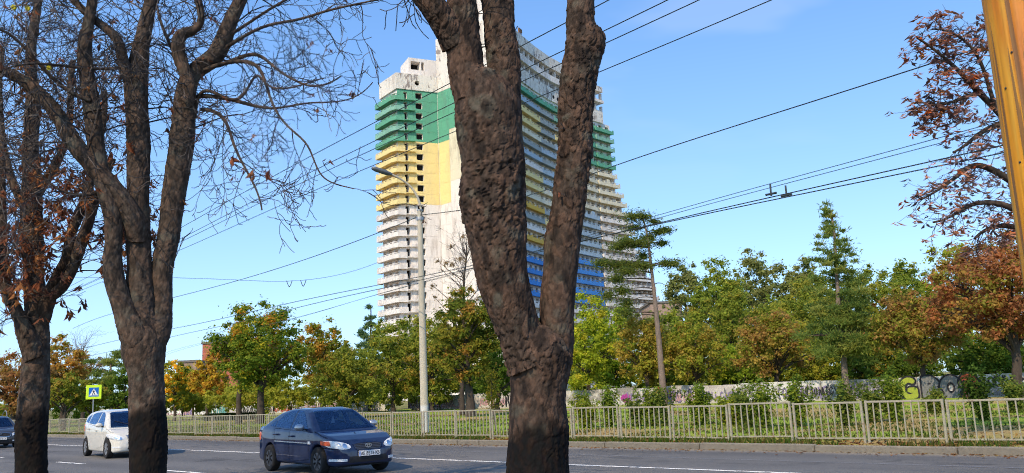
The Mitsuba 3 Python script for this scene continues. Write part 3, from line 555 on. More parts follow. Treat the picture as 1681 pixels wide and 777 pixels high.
# grass tufts and fallen leaves
n = 60000
gs = rng.uniform(-14, 62, n); gt = 19.0 + 22 * rng.random(n) ** 1.7
keep = meshkit.fbm(np.stack([gs * .5, gt * .5, gs * 0], -1), 3, 11) > .40
gs, gt = gs[keep], gt[keep]; n = len(gs)
c = np.column_stack([gs[:, None] * DV + gt[:, None] * NV, lawn_z(gs, gt)])
hgt = rng.uniform(.04, .12, n) * (1 + .6 * (gt < 19.7)); az = rng.uniform(0, 2 * np.pi, n); w = rng.uniform(.012, .03, n)
lean = rng.normal(0, .04, (n, 2))
v = np.stack([c + np.column_stack([np.cos(az) * w, np.sin(az) * w, w * 0]), c - np.column_stack([np.cos(az) * w, np.sin(az) * w, w * 0]), c + np.column_stack([lean, hgt])], 1).reshape(-1, 3)
gc = np.where(rng.random((n, 1)) < .45, [.20, .18, .05], [.085, .15, .02]) * rng.uniform(.6, 1.3, (n, 1))
scene['grass'] = mikit.ply(mesh(v, np.arange(3 * n).reshape(-1, 3)), 'leaf', color=np.repeat(gc, 3, 0))
labels['grass'] = {'label': 'short patchy grass on the lawn behind the kerb', 'category': 'grass', 'kind': 'stuff'}
n = 9000
gs = rng.uniform(-12, 60, n); gt = np.where(rng.random(n) < .75, 19.0 + rng.exponential(1.3, n), rng.uniform(19, 50, n))
c = np.column_stack([gs[:, None] * DV + gt[:, None] * NV, lawn_z(gs, gt) + .02])
az = rng.uniform(0, 2 * np.pi, n); dl = np.column_stack([np.cos(az), np.sin(az), rng.normal(0, .3, n)]); dn = unit(np.column_stack([rng.normal(0, .5, (n, 2)), np.ones(n)]))
v, f = rhombs(c, rng.uniform(.03, .08, n), rng.uniform(.02, .045, n), unit(dl), dn, .3)
lc = np.array([[.30, .13, .04], [.20, .09, .04], [.33, .20, .06], [.14, .07, .035]])[rng.integers(0, 4, n)] * rng.uniform(.7, 1.3, (n, 1))
nr = 1500
rs = rng.uniform(-12, 50, nr); rt = 18.76 - rng.exponential(.22, nr)
rc = np.column_stack([rs[:, None] * DV + rt[:, None] * NV, np.full(nr, .02)])
az = rng.uniform(0, 2 * np.pi, nr)
v2, f2_ = rhombs(rc, rng.uniform(.025, .06, nr), rng.uniform(.018, .035, nr), unit(np.column_stack([np.cos(az), np.sin(az), rng.normal(0, .15, nr)])), unit(np.column_stack([rng.normal(0, .3, (nr, 2)), np.ones(nr)])), .2)
v2[:, 2] = np.maximum(v2[:, 2], .006)
f = np.vstack([f, f2_ + len(v)]); v = np.vstack([v, v2]); lc = np.vstack([lc, lc[:nr]])
scene['fallen_leaves'] = mikit.ply(mesh(v, f), 'dead_leaf', color=np.repeat(lc, 4, 0))
labels['fallen_leaves'] = {'label': 'brown fallen leaves scattered along the foot of the fence', 'category': 'leaves', 'kind': 'stuff'}

# ------------------------------------------------------------------ metal fence, panel by panel
FENCE_T = 19.8
near_bars = box(0, .022, -.011, .011, .13, .89)
fence_parts = dict(
    post=mikit.ply(cham(-.025, .025, -.025, .025, 0, .96, .005), 'fence_metal'),
    top_rail=mikit.ply(cham(.0245, 1.6255, -.022, .022, .905, .95, .005), 'fence_metal'),
    bottom_rail=mikit.ply(cham(.0245, 1.6255, -.018, .018, .105, .14, .004), 'fence_metal'),
    bar=mikit.ply(box(-.0125, .0125, -.0125, .0125, .139, .906), 'fence_metal'))
bars_far = mikit.ply(cat([box(-.0125 + .165 * k, .0125 + .165 * k, -.0125, .0125, .139, .906) for k in range(1, 10)]), 'fence_metal')
k = 0
ORD = 'first second third fourth fifth sixth seventh eighth ninth'.split()
for s in np.arange(6.5 - 1.75 * 2, 96, 1.75):
    if 64.0 < s + .8 < 68.0:
        continue
    tilt = rng.normal(0, .6)
    o = st(s + 1.65, FENCE_T + rng.normal(0, .015), .105 + rng.normal(0, .008))
    base = T().translate([float(x) for x in o]).rotate([0, 0, 1], math.degrees(math.atan2(-DV[1], -DV[0]))).rotate([1, 0, 0], float(tilt)).rotate([0, 1, 0], float(rng.normal(0, .35)))
    far = s > 28
    grp = 'steel fence panels along the far kerb'
    if s < 16:
        lab = f'{ORD[int(round((15.25 - s) / 1.75))]} beige fence panel to the right of the large centre trunk'
    elif s < 26:
        lab = f'{ORD[int(round((s - 17) / 1.75))]} beige steel fence panel leftwards of the large centre trunk'
    elif s < 42:
        lab = 'beige fence panel between the navy sedan and the forked grey trunk'
    elif s < 64:
        lab = 'beige steel fence panel behind the white car and the forked grey trunk'
    else:
        lab = 'distant beige steel fence panel beyond the opening in the fence'
    t = thing('fence_panel', lab, 'fence', grp if s < 26 else grp + (' behind the sedan' if s < 42 else ' behind the white car' if s < 64 else ' beyond the opening'))
    for x in (0., 1.65):
        part(t, 'post', fence_parts['post'], None, to_world=base @ T().translate([x, 0, 0]))
    part(t, 'top_rail', fence_parts['top_rail'], None, to_world=base); part(t, 'bottom_rail', fence_parts['bottom_rail'], None, to_world=base)
    if far:
        part(t, 'bars', bars_far, None, to_world=base, kind='stuff')
    else:
        for q in range(1, 10):
            part(t, 'bar', fence_parts['bar'], None, to_world=base @ T().translate([.165 * q + float(rng.normal(0, .004)), 0, .52]).rotate([0, 1, 0], float(rng.normal(0, .35) + (rng.normal(0, 2.2) if rng.random() < .07 else 0))).rotate([1, 0, 0], float(rng.normal(0, .3))).translate([0, 0, -.52]))

# ------------------------------------------------------------------ low concrete wall with sprayed letters
WT = 54.0
gw = thing('painted_wall', 'low whitewashed concrete wall covered with sprayed letters at the back of the lawn', 'wall')
WS0, PL = -20.0, 3.0
for k in range(56):
    s = WS0 + PL * k
    if 66 < s < 70:
        continue
    h = 1.42 + rng.normal(0, .03) + (.25 if k in (30, 35) else 0)
    m = cham(s + .02, s + PL - .02, WT + rng.normal(0, .012), WT + .2, -.1, h, .02)
    part(gw, 'panel', road_frame(m), 'wall_paint')


def on_wall(poly, s, z, mat, lift, name='painted_letter', sx=1., sz=1.):
    """flat sprayed shape: polygon in (to the right along the wall, up), 4 mm of paint standing on the panels"""
    for g in getattr(poly, 'geoms', [poly]):
        if g.is_empty or g.geom_type != 'Polygon' or g.area < 1e-4:
            continue
        m = trimesh.creation.extrude_polygon(g, .004, engine='earcut')
        v = np.array(m.vertices)
        w = np.column_stack([s - v[:, 0] * sx, WT - .045 - lift + v[:, 2] * 0 - v[:, 2], z + v[:, 1] * sz])
        yield road_frame(mesh(w, m.faces))


def letter_poly(ch, h):
    m = meshkit.text_mesh(ch, h, depth=.01, bold=True)
    pl = trimesh.Trimesh(m.vertices, m.faces).section(plane_origin=[0, 0, .005], plane_normal=[0, 0, 1])
    P2, _ = pl.to_2D() if hasattr(pl, 'to_2D') else pl.to_planar()
    return None


def stroke(pts, w):
    return LineString(pts).buffer(w, join_style=1, quad_segs=2)


def arc(cx, cy, rx, ry, a0, a1, n=14):
    a = np.radians(np.linspace(a0, a1, n))
    return [(cx + rx * math.cos(x), cy + ry * math.sin(x)) for x in a]


# big throw-up: fat letters G B O S, black outlines
S0 = None
def wall_s(x_over_y):
    """s where the ray with X/Y = x_over_y meets the wall"""
    # X = -.719 s + .695 t, Y = .695 s + .719 t
    return (.695 * WT - x_over_y * .719 * WT) / (.719 + x_over_y * .695)


GB = [('green', stroke(arc(.42, .72, .42, .5, 60, 300) + [(.75, .3), (.75, .62), (.45, .62)], .17)),
      ('grey', stroke([(1.35, .2), (1.35, 1.22), (1.7, 1.2), (1.95, 1.0), (1.75, .74), (1.45, .7), (1.8, .68), (2.1, .42), (1.8, .2), (1.35, .2)], .2)),
      ('grey', stroke(arc(2.78, .7, .42, .5, 0, 360, 24), .2)),
      ('red', stroke(arc(3.75, .98, .32, .28, 30, 270, 12) + arc(3.75, .42, .34, .28, 90, -150, 12), .2))]
fat, lines = {}, []
s_big = wall_s((1470 - 840) / 1400) + .45
for k, (mat, poly) in enumerate(GB):
    o = poly.buffer(.09).difference(poly.buffer(-.015))
    for m in on_wall(poly, s_big, .02, None, .0): fat.setdefault(mat, []).append(m)
    for m in on_wall(o, s_big, .02, None, .006): lines.append(m)
for mat, ms in fat.items():
    part(gw, 'painted_letter', cat(ms), 'spray_' + mat, label=f'fat {mat} sprayed letters with thick black outline')
part(gw, 'letter_outline', cat(lines), 'spray_black', label='thick black outline of the fat sprayed letters')
# magenta and orange blots near the slender pine
for x, mat, w, z in ((1014, 'magenta', .42, .62), (1069, 'red', .4, 1.0), (1078, 'orange', .3, .9)):
    r_ = np.random.default_rng(int(x))
    poly = Polygon([(w * (1 + .25 * r_.normal()) * math.cos(a), .8 * w * (1 + .2 * r_.normal()) * math.sin(a)) for a in np.linspace(0, 2 * np.pi, 14)[:-1]]).buffer(.12).buffer(-.05)
    part(gw, 'painted_letter', cat(list(on_wall(poly, wall_s((x - 840) / 1400), z, None, .0))), 'spray_' + mat, label=f'{mat} sprayed blot')
# handstyle tags: rows of quick strokes, one mesh per colour and stretch of wall


def tag_strokes(r_, width, h, w):
    out = []; x = 0.
    while x < width:
        n = r_.integers(3, 6); lw = r_.uniform(.25, .55) * h
        if r_.random() < .4:
            p = arc(x + lw / 2, h * r_.uniform(.4, .6), lw / 2, h * .42, r_.uniform(0, 120), r_.uniform(240, 400), 9)
        else:
            p = [(x + r_.uniform(0, lw), r_.uniform(0, h) if 0 < q < n - 1 else (0, h)[q % 2]) for q in range(n)]
        out.append(stroke(p, w)); x += lw + h * .12
    return out


tags = [(1640, 5.4, .62, .05, 'black', .62), (1640, 5.0, .30, .022, 'grey', .22), (1652, 3.0, .3, .03, 'black', 1.0), (1600, 3, .25, .02, 'grey', .2),
        (1345, 3.6, .85, .07, 'grey', .32), (1350, 4., .5, .03, 'black', .55), (1295, 3.2, .8, .05, 'violet', .3), (1310, 3.0, .5, .04, 'black', .5), (1410, 3.0, .8, .05, 'violet', .3), (1400, 3, .5, .03, 'grey', .6),
        (1205, 3.2, .7, .05, 'grey', .4), (1160, 3., .5, .04, 'violet', .4), (1105, 4.2, .9, .07, 'violet', .3), (1115, 3., .5, .05, 'pink', .35), (1110, 3.4, .6, .03, 'black', .6), (1040, 3, .7, .05, 'violet', .4),
        (690, 5, .9, .06, 'violet', .3), (730, 4, .7, .07, 'pink', .3), (830, 4, .8, .07, 'black', .3), (795, 3, .6, .06, 'pink', .4),
        (520, 6, .9, .08, 'pink', .3), (490, 5, .8, .07, 'violet', .3), (455, 5, .9, .08, 'red', .35), (430, 5, .8, .08, 'grey', .4), (405, 6, .9, .08, 'black', .3), (355, 4, 1.0, .12, 'teal', .3),
        (330, 6, .9, .12, 'white', .3), (312, 7, .9, .12, 'violet', .3), (290, 7, .9, .12, 'pink', .3), (285, 5, .8, .1, 'white', .4), (215, 8, .9, .1, 'teal', .3), (130, 8, .9, .12, 'grey', .3)]
for k, (x, wd, h, w, mat, z) in enumerate(tags):
    r_ = np.random.default_rng(100 + k)
    ms = []
    s_ = wall_s((x - 840) / 1400) + wd / 2
    for poly in tag_strokes(r_, wd, h, w):
        ms += list(on_wall(poly, s_, z, None, .002 + .0045 * (k % 3)))
    part(gw, 'sprayed_tag', cat(ms), 'spray_' + mat)

# ------------------------------------------------------------------ the unfinished tower
ZG, FH = 86.56, 3.0
tower = thing('unfinished_tower', 'tall unfinished concrete tower with a curved front, painted green, yellow and blue in bands', 'building')
pa, pb, pc, pd2, pe0 = map(np.array, ([-36.7, 237.4], [-30.6, 229.], [-19.8, 233.9], [-9.2, 223.9], [.1, 218.4]))
pe, pf, pg, ph, pi_ = map(np.array, ([4.2, 227.4], [8.4, 236.4], [12.9, 244.7], [17.6, 251.6], [26.95, 265.4]))
WD = np.array([.687, .726])
pj = pi_ + WD * 10.4


def out_n(p, q):
    d = (q - p) / np.linalg.norm(q - p)
    return np.array([d[1], -d[0]])


def seg_box(p, q, s0, s1, o0, o1, z0, z1):
    """box along the wall p-q from s0 to s1, standing o0..o1 metres out of it"""
    d = (q - p) / np.linalg.norm(q - p); n = out_n(p, q)
    base = [p + d * s0 + n * o0, p + d * s1 + n * o0, p + d * s1 + n * o1, p + d * s0 + n * o1]
    v = np.array([[*b, z] for z in (z0, z1) for b in base])
    return trimesh.convex.convex_hull(v)


def man(m):
    return m3.Manifold(m3.Mesh(np.asarray(m.vertices, np.float32), np.asarray(m.faces, np.uint32)))


core_poly = Polygon([pa, pb, pc, pd2, pe0, pe, pf, pg, ph, pi_, pj, (22, 287), (4, 262), (-9, 246), (-27, 246)])
core = trimesh.creation.extrude_polygon(core_poly.buffer(-.13, join_style=2), ZG + .2, engine='earcut')
NF = 24
cuts, shade_panes = [], []


def opening(p, q, s, w, z0, z1, depth=1.6, add_pane=True):
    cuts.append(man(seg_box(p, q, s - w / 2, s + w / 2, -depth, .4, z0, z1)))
    if add_pane:
        shade_panes.append(seg_box(p, q, s - w / 2 + .01, s + w / 2 - .01, -depth + .01, -depth + .06, z0 + .01, z1 - .01))


for k in range(NF):
    z = ZG - FH * (k + 1)
    for s, w in ((1.6, 1.5), (4.6, 1.8), (8.0, 1.8)):
        opening(pa, pb, s, w, z + .1, z + 2.3)
    for s, w in ((2., 1.6), (6., 1.8), (9.4, 1.4)):
        opening(pd2, pe0, s, w, z + .1, z + 2.3)
    for p, q in ((pe0, pe), (pe, pf), (pf, pg), (pg, ph), (ph, pi_), (pi_, pj)):
        L = np.linalg.norm(q - p); n = int(L / 2.7)
        for m_ in range(n):
            opening(p, q, (m_ + .5) * L / n, 1.75, z + .1, z + 2.35, 1.4)
    opening(pb, pc, 2.35, 1.1, z + .25, z + 2.35, 1.2, False); opening(pb, pc, 6.35, 2.0, z + .65, z + 2.5, 1.2, False)
core_m = man(core) - m3.Manifold.batch_boolean(cuts, m3.OpType.Add)
part(tower, 'wall', core_m, 'paint_white')
part(tower, 'shade_pane', cat(shade_panes), 'room_shade_pane', kind='stuff')  # panes closing the empty recesses, interior shade put into their colour


def rounded_hole(p, q, s, w, z0, z1, rr, o0, o1):
    a = np.linspace(0, 2 * np.pi, 24, endpoint=False)
    cx, cz, hw, hz = s, (z0 + z1) / 2, w / 2 - rr, (z1 - z0) / 2 - rr
    d = (q - p) / np.linalg.norm(q - p); n = out_n(p, q)
    pts = []
    for x in a:
        u = cx + hw * np.sign(math.cos(x)) * (abs(math.cos(x)) > 1e-6) + rr * math.cos(x); w_ = cz + hz * np.sign(math.sin(x)) + rr * math.sin(x)
        for o in (o0, o1):
            b = p + d * u + n * o; pts.append([b[0], b[1], w_])
    return man(trimesh.convex.convex_hull(np.array(pts)))


def zone(k):
    return 'green' if k < 5 else 'yellow' if k < 11 else 'white'


for k in range(NF):
    z = ZG - FH * (k + 1)
    # facing panels of the left wing with their window and door openings
    for s0, s1 in ((.0, 4.55), (4.6, 11.8)):
        m = man(seg_box(pb, pc, s0, s1, -.125, .0, z + .03, z + FH - .03))
        if s0 < 1:
            m = m - man(seg_box(pb, pc, 1.8, 2.9, -.3, .3, z + .25, z + 2.35))
        else:
            m = m - rounded_hole(pb, pc, 6.35, 2.0, z + .65, z + 2.5, .38, -.4, .4)
        part(tower, 'wall_panel', m, 'paint_' + zone(k))
    part(tower, 'window', seg_box(pb, pc, 5.37, 7.33, -1.15, -1.1, z + .67, z + 2.48), 'room_shade_pane')  # no glazing here: a dark pane painted as the shaded inside
    part(tower, 'door_shade_pane', seg_box(pb, pc, 1.9, 2.8, -1.15, -1.1, z + .26, z + 2.34), 'room_shade_pane')
    for s0, s1 in ((.15, 4.6), (4.65, 10.2)):
        zk = zone(k) if s0 < 1 else ('green' if k < 4 else 'cream' if k < 9 else 'white')
        part(tower, 'wall_panel', seg_box(pc, pd2, s0, s1, -.125, .0, z + .02, z + FH - .02), 'paint_' + zk)


rb = np.random.default_rng(17)


def balcony_run(p, q, s0, s1, z, depth, ends=(True, True), slots=2.6, ph=.72):
    """slab, parapet, rail on short posts: long dark slots between parapet and rail"""
    ms = [seg_box(p, q, s0, s1, -.05, depth, z - .22, z)]
    ms.append(seg_box(p, q, s0, s1, depth - .12, depth, z - .42, z + ph))
    if rb.random() > .12:
        ms.append(seg_box(p, q, s0, s1, depth - .1, depth - .01, z + ph + .36, z + ph + .48))
    if rb.random() < .16:                                      # a bay walled up by hand
        c = rb.uniform(s0 + 1, max(s1 - 2.2, s0 + 1.1)); ms.append(seg_box(p, q, c, min(c + rb.uniform(.8, 2.0), s1), depth - .13, depth - .02, z + ph - .1, z + rb.uniform(1.3, 2.6)))
    n = max(1, int(round((s1 - s0) / slots)))
    for m_ in range(n + 1):
        c = s0 + (s1 - s0) * m_ / n
        c = min(max(c, s0 + .35), s1 - .35)
        ms.append(seg_box(p, q, c - .35, c + .35, depth - .11, depth - .02, z + ph, z + ph + .37))
    for on, s in zip(ends, (s0, s1)):
        if on:
            a, b = (s, s + .12) if s == s0 else (s - .12, s)
            ms.append(seg_box(p, q, a, b, .0, depth - .12, z, z + ph + .3))
    return cat(ms)


def poly_solid(poly, z0, z1):
    m = trimesh.creation.extrude_polygon(poly, z1 - z0, engine='earcut'); m.apply_translation([0, 0, z0]); return m


nb = out_n(pb, pc); db = (pc - pb) / np.linalg.norm(pc - pb); na = out_n(pa, pb); da = (pb - pa) / np.linalg.norm(pb - pa)
outer = Polygon([pa + na * 1.7 - da * .2, pb + na * 1.7 - da * 1.0, pb + na * .9 + nb * .9 - da * .0, pb + nb * 1.1 + db * .9, pb + nb * 1.1 + db * 1.75, pb + db * 1.75 - nb * .4, pb + db * .3 - nb * .3 + na * -.2, pa - na * .2])
inner = outer.buffer(-.14, join_style=2)
wall_keep = Polygon([pa - na * 6, pa + na * .05 - da * 3, pb + na * .05, pb + nb * .05, pb + db * 7 + nb * .05, pb + db * 7 - nb * 9])
ring = outer.difference(inner).difference(wall_keep)
rng = np.random.default_rng(8)
for k in range(NF):
    z = ZG - FH * (k + 1)
    ms = [poly_solid(outer, z - .22, z), poly_solid(ring, z + .002, z + .84), poly_solid(ring, z - .42, z - .222)]
    top = ring
    for m_ in range(6):                                       # rail pieces left between the slots of the long side
        pass
    rail = poly_solid(ring, z + 1.1, z + 1.24)
    ms.append(rail)
    L = np.linalg.norm(pb - pa)
    for m_ in range(5):
        c = .4 + m_ * (L - 1.2) / 4
        ms.append(seg_box(pa, pb, c - .45, c + .45, 1.585, 1.685, z + .83, z + 1.11))
    for c in (1.3,):
        ms.append(seg_box(pb, pc, c - .4, c + .4, .98, 1.08, z + .83, z + 1.11))
    zk = zone(k)
    if zk == 'green' and k in (1, 3): zk = 'mint'
    part(tower, 'balcony', cat([m for m in ms]), 'paint_' + zk)
    part(tower, 'ledge', cat([seg_box(pb, pc, 1.76, 5.0, -.05, .95, z - .2, z), seg_box(pb, pc, 3.0, 4.9, .82, .94, z + .001, z + .55)]), 'paint_' + zone(k))

# colours of the curved front, floor by floor (left to right in three stretches)
FR = ['green green green', 'slate slate mint', 'yellow slate slate', 'yellow slate yellow', 'cream slate slate', 'slate slate slate', 'slate slate yellow', 'cream slate yellow', 'yellow slate sky',
      'yellow cream slate', 'cream cream slate', 'orange slate cream', 'slate yellow yellow', 'cream slate orange', 'orange yellow cream', 'sky sky sky', 'blue blue sky', 'blue blue blue', 'blue blue blue', 'blue blue blue', 'white white white', 'white white white', 'white white white', 'white white white']
runs = [(pe, pf), (pf, pg), (pg, ph)]
for k in range(NF):
    z = ZG - FH * (k + 1)
    cs = FR[k].split()
    cs = [{'slate': 'sky', 'cream': 'white', 'sky': 'slate'}.get(c, c) if rb.random() < .3 else c for c in cs]
    pieces = []
    for (p, q), c in zip(runs, cs):
        L = np.linalg.norm(q - p)
        part(tower, 'front_balcony', balcony_run(p, q, -.0, L, z, 1.3, (False, False)), 'paint_' + c)
    part(tower, 'front_balcony', balcony_run(pe0, pe, .5, 9.9, z, 1.3, (True, False)), 'paint_' + cs[0])
    L = np.linalg.norm(pi_ - ph)
    c4 = 'green' if k < 5 else 'cream' if k < 10 else 'sky' if k < 15 else 'blue' if k < 20 else 'white'
    part(tower, 'front_balcony', balcony_run(ph, pi_, .0, L, z, 1.3, (False, True)), 'paint_' + c4)
    # nose, half hidden
    part(tower, 'nose_balcony', balcony_run(pd2, pe0, -.8, 10.2, z, 1.5), 'paint_' + ('green' if k < 5 else 'cream' if k < 9 else 'white'))
    # right wing: every floor steps further out towards the ground
    E = WING_ENDS[k]
    c5 = ('green', 'mint', 'mint', 'green', 'green')[k] if k < 5 else ('cream' if k < 10 else 'white')
    part(tower, 'wing_balcony', balcony_run(pi_, pi_ + WD * 60, .9, E, z, 1.4, slots=3.0), 'paint_' + c5)
# floors of the flaring wing behind its balconies
wing, wrooms = [], []
qi = pi_ + WD * 60
for k in range(NF):
    z = ZG - FH * (k + 1); E = WING_ENDS[k]
    if E < 11:
        continue
    wing.append(seg_box(pi_, qi, 10.2, E - .6, -11, -2.6, z - .05, z + FH - .25))
    wing.append(seg_box(pi_, qi, 10.2, E - .3, -11, .1, z - .22, z))
    x = 10.4
    while x < E - .7:
        wing.append(seg_box(pi_, qi, x, x + .7, -2.61, .0, z, z + FH - .22)); x += 2.9
part(tower, 'wing_floors', cat(wing), 'paint_white', kind='stuff')
# crown of the left wing: blank parapet with a round hole
cr = man(trimesh.creation.extrude_polygon(Polygon([pa + na * .3, pb + na * .3 + nb * .3, pc + nb * .3, pc - nb * 8, (-27, 246)]), 4.7, engine='earcut').apply_translation([0, 0, ZG + .05]))
cr = cr - rounded_hole(pb, pc, 5.9, 1.5, ZG + 1.5, ZG + 3.0, .74, -1.2, .8)
part(tower, 'parapet', cr, 'paint_tagged', label='white parapet of the lower wing with a round hole')
part(tower, 'round_dark_pane', seg_box(pb, pc, 5.1, 6.7, -1.15, -1.1, ZG + 1.4, ZG + 3.1), 'room_shade_pane')  # dark pane behind the hole, its shade put into the colour
# upper storey behind it
u0 = pb + db * 5.6 - nb * 6.5; u1 = u0 + db * 9.5
up_ = man(seg_box(u0, u1, 0, 9.5, -8, 0, ZG + 4.7, ZG + 12.6))
for s0, s1, z0, z1 in ((.7, 3.6, 9.0, 11.6), (3.9, 4.8, 9.0, 11.6), (.6, 2.6, 5.2, 7.2), (3.0, 4.4, 5.2, 7.4), (4.9, 6.5, 5.2, 7.4)):
    up_ = up_ - man(seg_box(u0, u1, s0, s1, -3, .5, ZG + z0, ZG + z1))
part(tower, 'upper_storey', up_, 'paint_white', label='upper storey with empty window holes behind the lower parapet')
part(tower, 'shade_pane', seg_box(u0, u1, .3, 8, -2.95, -2.9, ZG + 5, ZG + 12), 'room_shade_pane')
# tall nose block and core
nose = man(trimesh.creation.extrude_polygon(Polygon([pc + (pc - pd2) * 0 , pd2, pe0, pe + np.array([-1.5, .4]), (-4, 243), (-14, 241)]).buffer(.0), 16.2, engine='earcut').apply_translation([0, 0, ZG + .05]))
for z0, z1 in ((8.3, 9.8),):
    nose = nose - man(seg_box(pc, pd2, 4.9, 9.6, -1.5, .5, ZG + z0, ZG + z1))
part(tower, 'crown', nose, 'paint_tagged', label='tall blank crown wall with dark sprayed marks')
hi = man(trimesh.creation.extrude_polygon(Polygon([(-13, 230), (-6.4, 224.6), (-1, 222.5), (3, 231), (-4, 240), (-11, 239)]), 8.6, engine='earcut').apply_translation([0, 0, ZG + 16.2]))
hi = hi - man(seg_box(np.array([-13., 230]), np.array([-6.4, 224.6]), 4.5, 8.0, -1.6, .5, ZG + 18.2, ZG + 19.9))
part(tower, 'crown', hi, 'paint_white', label='topmost core block of the tower')
# crown of the curved front: tagged band, two open storeys, fascia
front = [pe0 + (pe - pe0) * .3, pe, pf, pg, ph, pi_, pi_ + WD * 6.5]
bands = {'tagged_band': [], 'crown_slab': [], 'pier': [], 'fascia': [], 'backwall': []}
for p, q in zip(front[:-1], front[1:]):
    L = np.linalg.norm(q - p)
    last = q is front[-1]
    bands['tagged_band'].append(seg_box(p, q, 0, L, -.9, .35, ZG + .05, ZG + 4.2))
    if not last:
        bands['crown_slab'].append(seg_box(p, q, 0, L, -3, .9, ZG + 6.0, ZG + 7.9)); bands['fascia'].append(seg_box(p, q, 0, L, -3, .7, ZG + 10.4, ZG + 13.9))
    else:
        bands['crown_slab'].append(seg_box(p, q, 0, L - .5, -3, 1.4, ZG + 6.6, ZG + 7.5)); bands['fascia'].append(seg_box(p, q, 0, L - .5, -3, 1.2, ZG + 10.4, ZG + 12.2))
    n = int(L / 3.1)
    for m_ in range(n + 1):
        c = L * m_ / max(n, 1)
        bands['pier'] += [seg_box(p, q, c - .3, c + .3, -.8, .1, ZG + 4.2, ZG + 6.0), seg_box(p, q, c - .3, c + .3, -.8, .1, ZG + 7.9, ZG + 10.4)]
    bands['backwall'].append(seg_box(p, q, 0, L, -3.2, -2.9, ZG + 4.2, ZG + 10.4))
for nm, mat in (('tagged_band', 'paint_tagged'), ('crown_slab', 'paint_white'), ('fascia', 'paint_tagged'), ('backwall', 'dark_concrete')):
    part(tower, nm, cat(bands[nm]), mat)
part(tower, 'pier', cat(bands['pier']), 'paint_white', kind='stuff')
for s, z in ((2.0, 1.6), (4.4, 1.5)):
    part(tower, 'round_dark_pane', trimesh.convex.convex_hull(np.array([[*(pg + (ph - pg) / np.linalg.norm(ph - pg) * (s + .55 * math.cos(a)) + out_n(pg, ph) * o), ZG + z + .6 * math.sin(a)] for a in np.linspace(0, 6.28, 14) for o in (.3, .37)])), 'room_shade_pane')
# rusty hoist frame on the roof edge
part(tower, 'hoist_frame', cat([seg_box(pe, pf, 1.2, 1.5, -.5, -.2, ZG + 13.9, ZG + 16.4), seg_box(pe, pf, 2.6, 2.9, -.5, -.2, ZG + 13.9, ZG + 15.9), seg_box(pe, pf, 1.2, 3.2, -.55, -.15, ZG + 15.6, ZG + 16.6)]), 'rust_iron')

# far brick buildings
def block(name, label, x0, x1, y0, y1, h, mat, wins):
    t = thing(name, label, 'building')
    m = man(box(x0, x1, y0, y1, -.2, h))
    ws = []
    for z in np.arange(1.6, h - 2.4, 3.0):
        for x in np.linspace(x0 + 2.2, x1 - 2.2, wins):
            m = m - man(box(x - .8, x + .8, y0 - .5, y0 + .35, z, z + 1.5)); ws.append((x, z))
    part(t, 'wall', m, mat)
    for x, z in ws:
        part(t, 'window', box(x - .79, x + .79, y0 + .3, y0 + .34, z + .01, z + 1.49), 'room_shade_pane')
    part(t, 'roof', box(x0 - .3, x1 + .3, y0 - .3, y1 + .3, h + .003, h + .5), 'dark_concrete')
    return t


block('brick_building', 'red brick building block rising behind the golden maple', -88, -70, 240, 255, 18.0, 'brick_red', 4)
block('brick_building', 'low grey brown building far behind the trees, left of the red brick block', -79, -74.6, 200, 215, 11.2, 'block_grey', 1)
block('brick_building', 'low brown brick building just right of the tower base behind the slender pine', 34, 42, 215, 230, 21.6, 'block_grey', 2)

# ------------------------------------------------------------------ lamp post, sign, hedge, yellow pole, wires
lp = thing('lamp_post', 'tall pale concrete lamp post with a curved steel arm behind the fence', 'lamp post')
LX, LY = -3.79, 34.7
part(lp, 'pole', tube([[LX, LY, z] for z in (0, 2, 5, 7.5, 9.15)], [.165, .155, .135, .118, .105], 20), 'lamp_concrete', smooth=40)
arm = spline([[LX, LY, 8.7, .05], [LX - .03, LY, 9.6, .05], [LX - .33, LY - .1, 10.15, .045], [LX - .85, LY - .38, 10.53, .04], [LX - 1.15, LY - .5, 10.68, .04]], .12)[0]
part(lp, 'arm', tube(arm[:, :3], arm[:, 3], 10), 'lamp_concrete', smooth=40)
part(lp, 'collar', cat([tube([[LX, LY, z] for z in (8.75, 8.87)], .15, 16), tube([[LX, LY, z] for z in (9.14, 9.2)], .12, 16)]), 'grey_steel')
hd = np.array([-1.0, -.42, .3]); hd /= np.linalg.norm(hd)
h0 = np.array([LX - 1.05, LY - .45, 10.63])
hsec = [(0, .05, .05), (.12, .10, .08), (.3, .14, .10), (.7, .15, .10), (.86, .10, .07), (.9, .03, .03)]
side_ = np.cross(hd, [0, 0, 1.]); side_ /= np.linalg.norm(side_); upn = np.cross(side_, hd)
hull = np.array([h0 + hd * s_ + side_ * (w_ * math.cos(a)) + upn * (hh * math.sin(a)) for s_, w_, hh in hsec for a in np.linspace(0, 2 * np.pi, 12)])
part(lp, 'lamp_head', trimesh.convex.convex_hull(hull), 'lamp_grey', smooth=40)

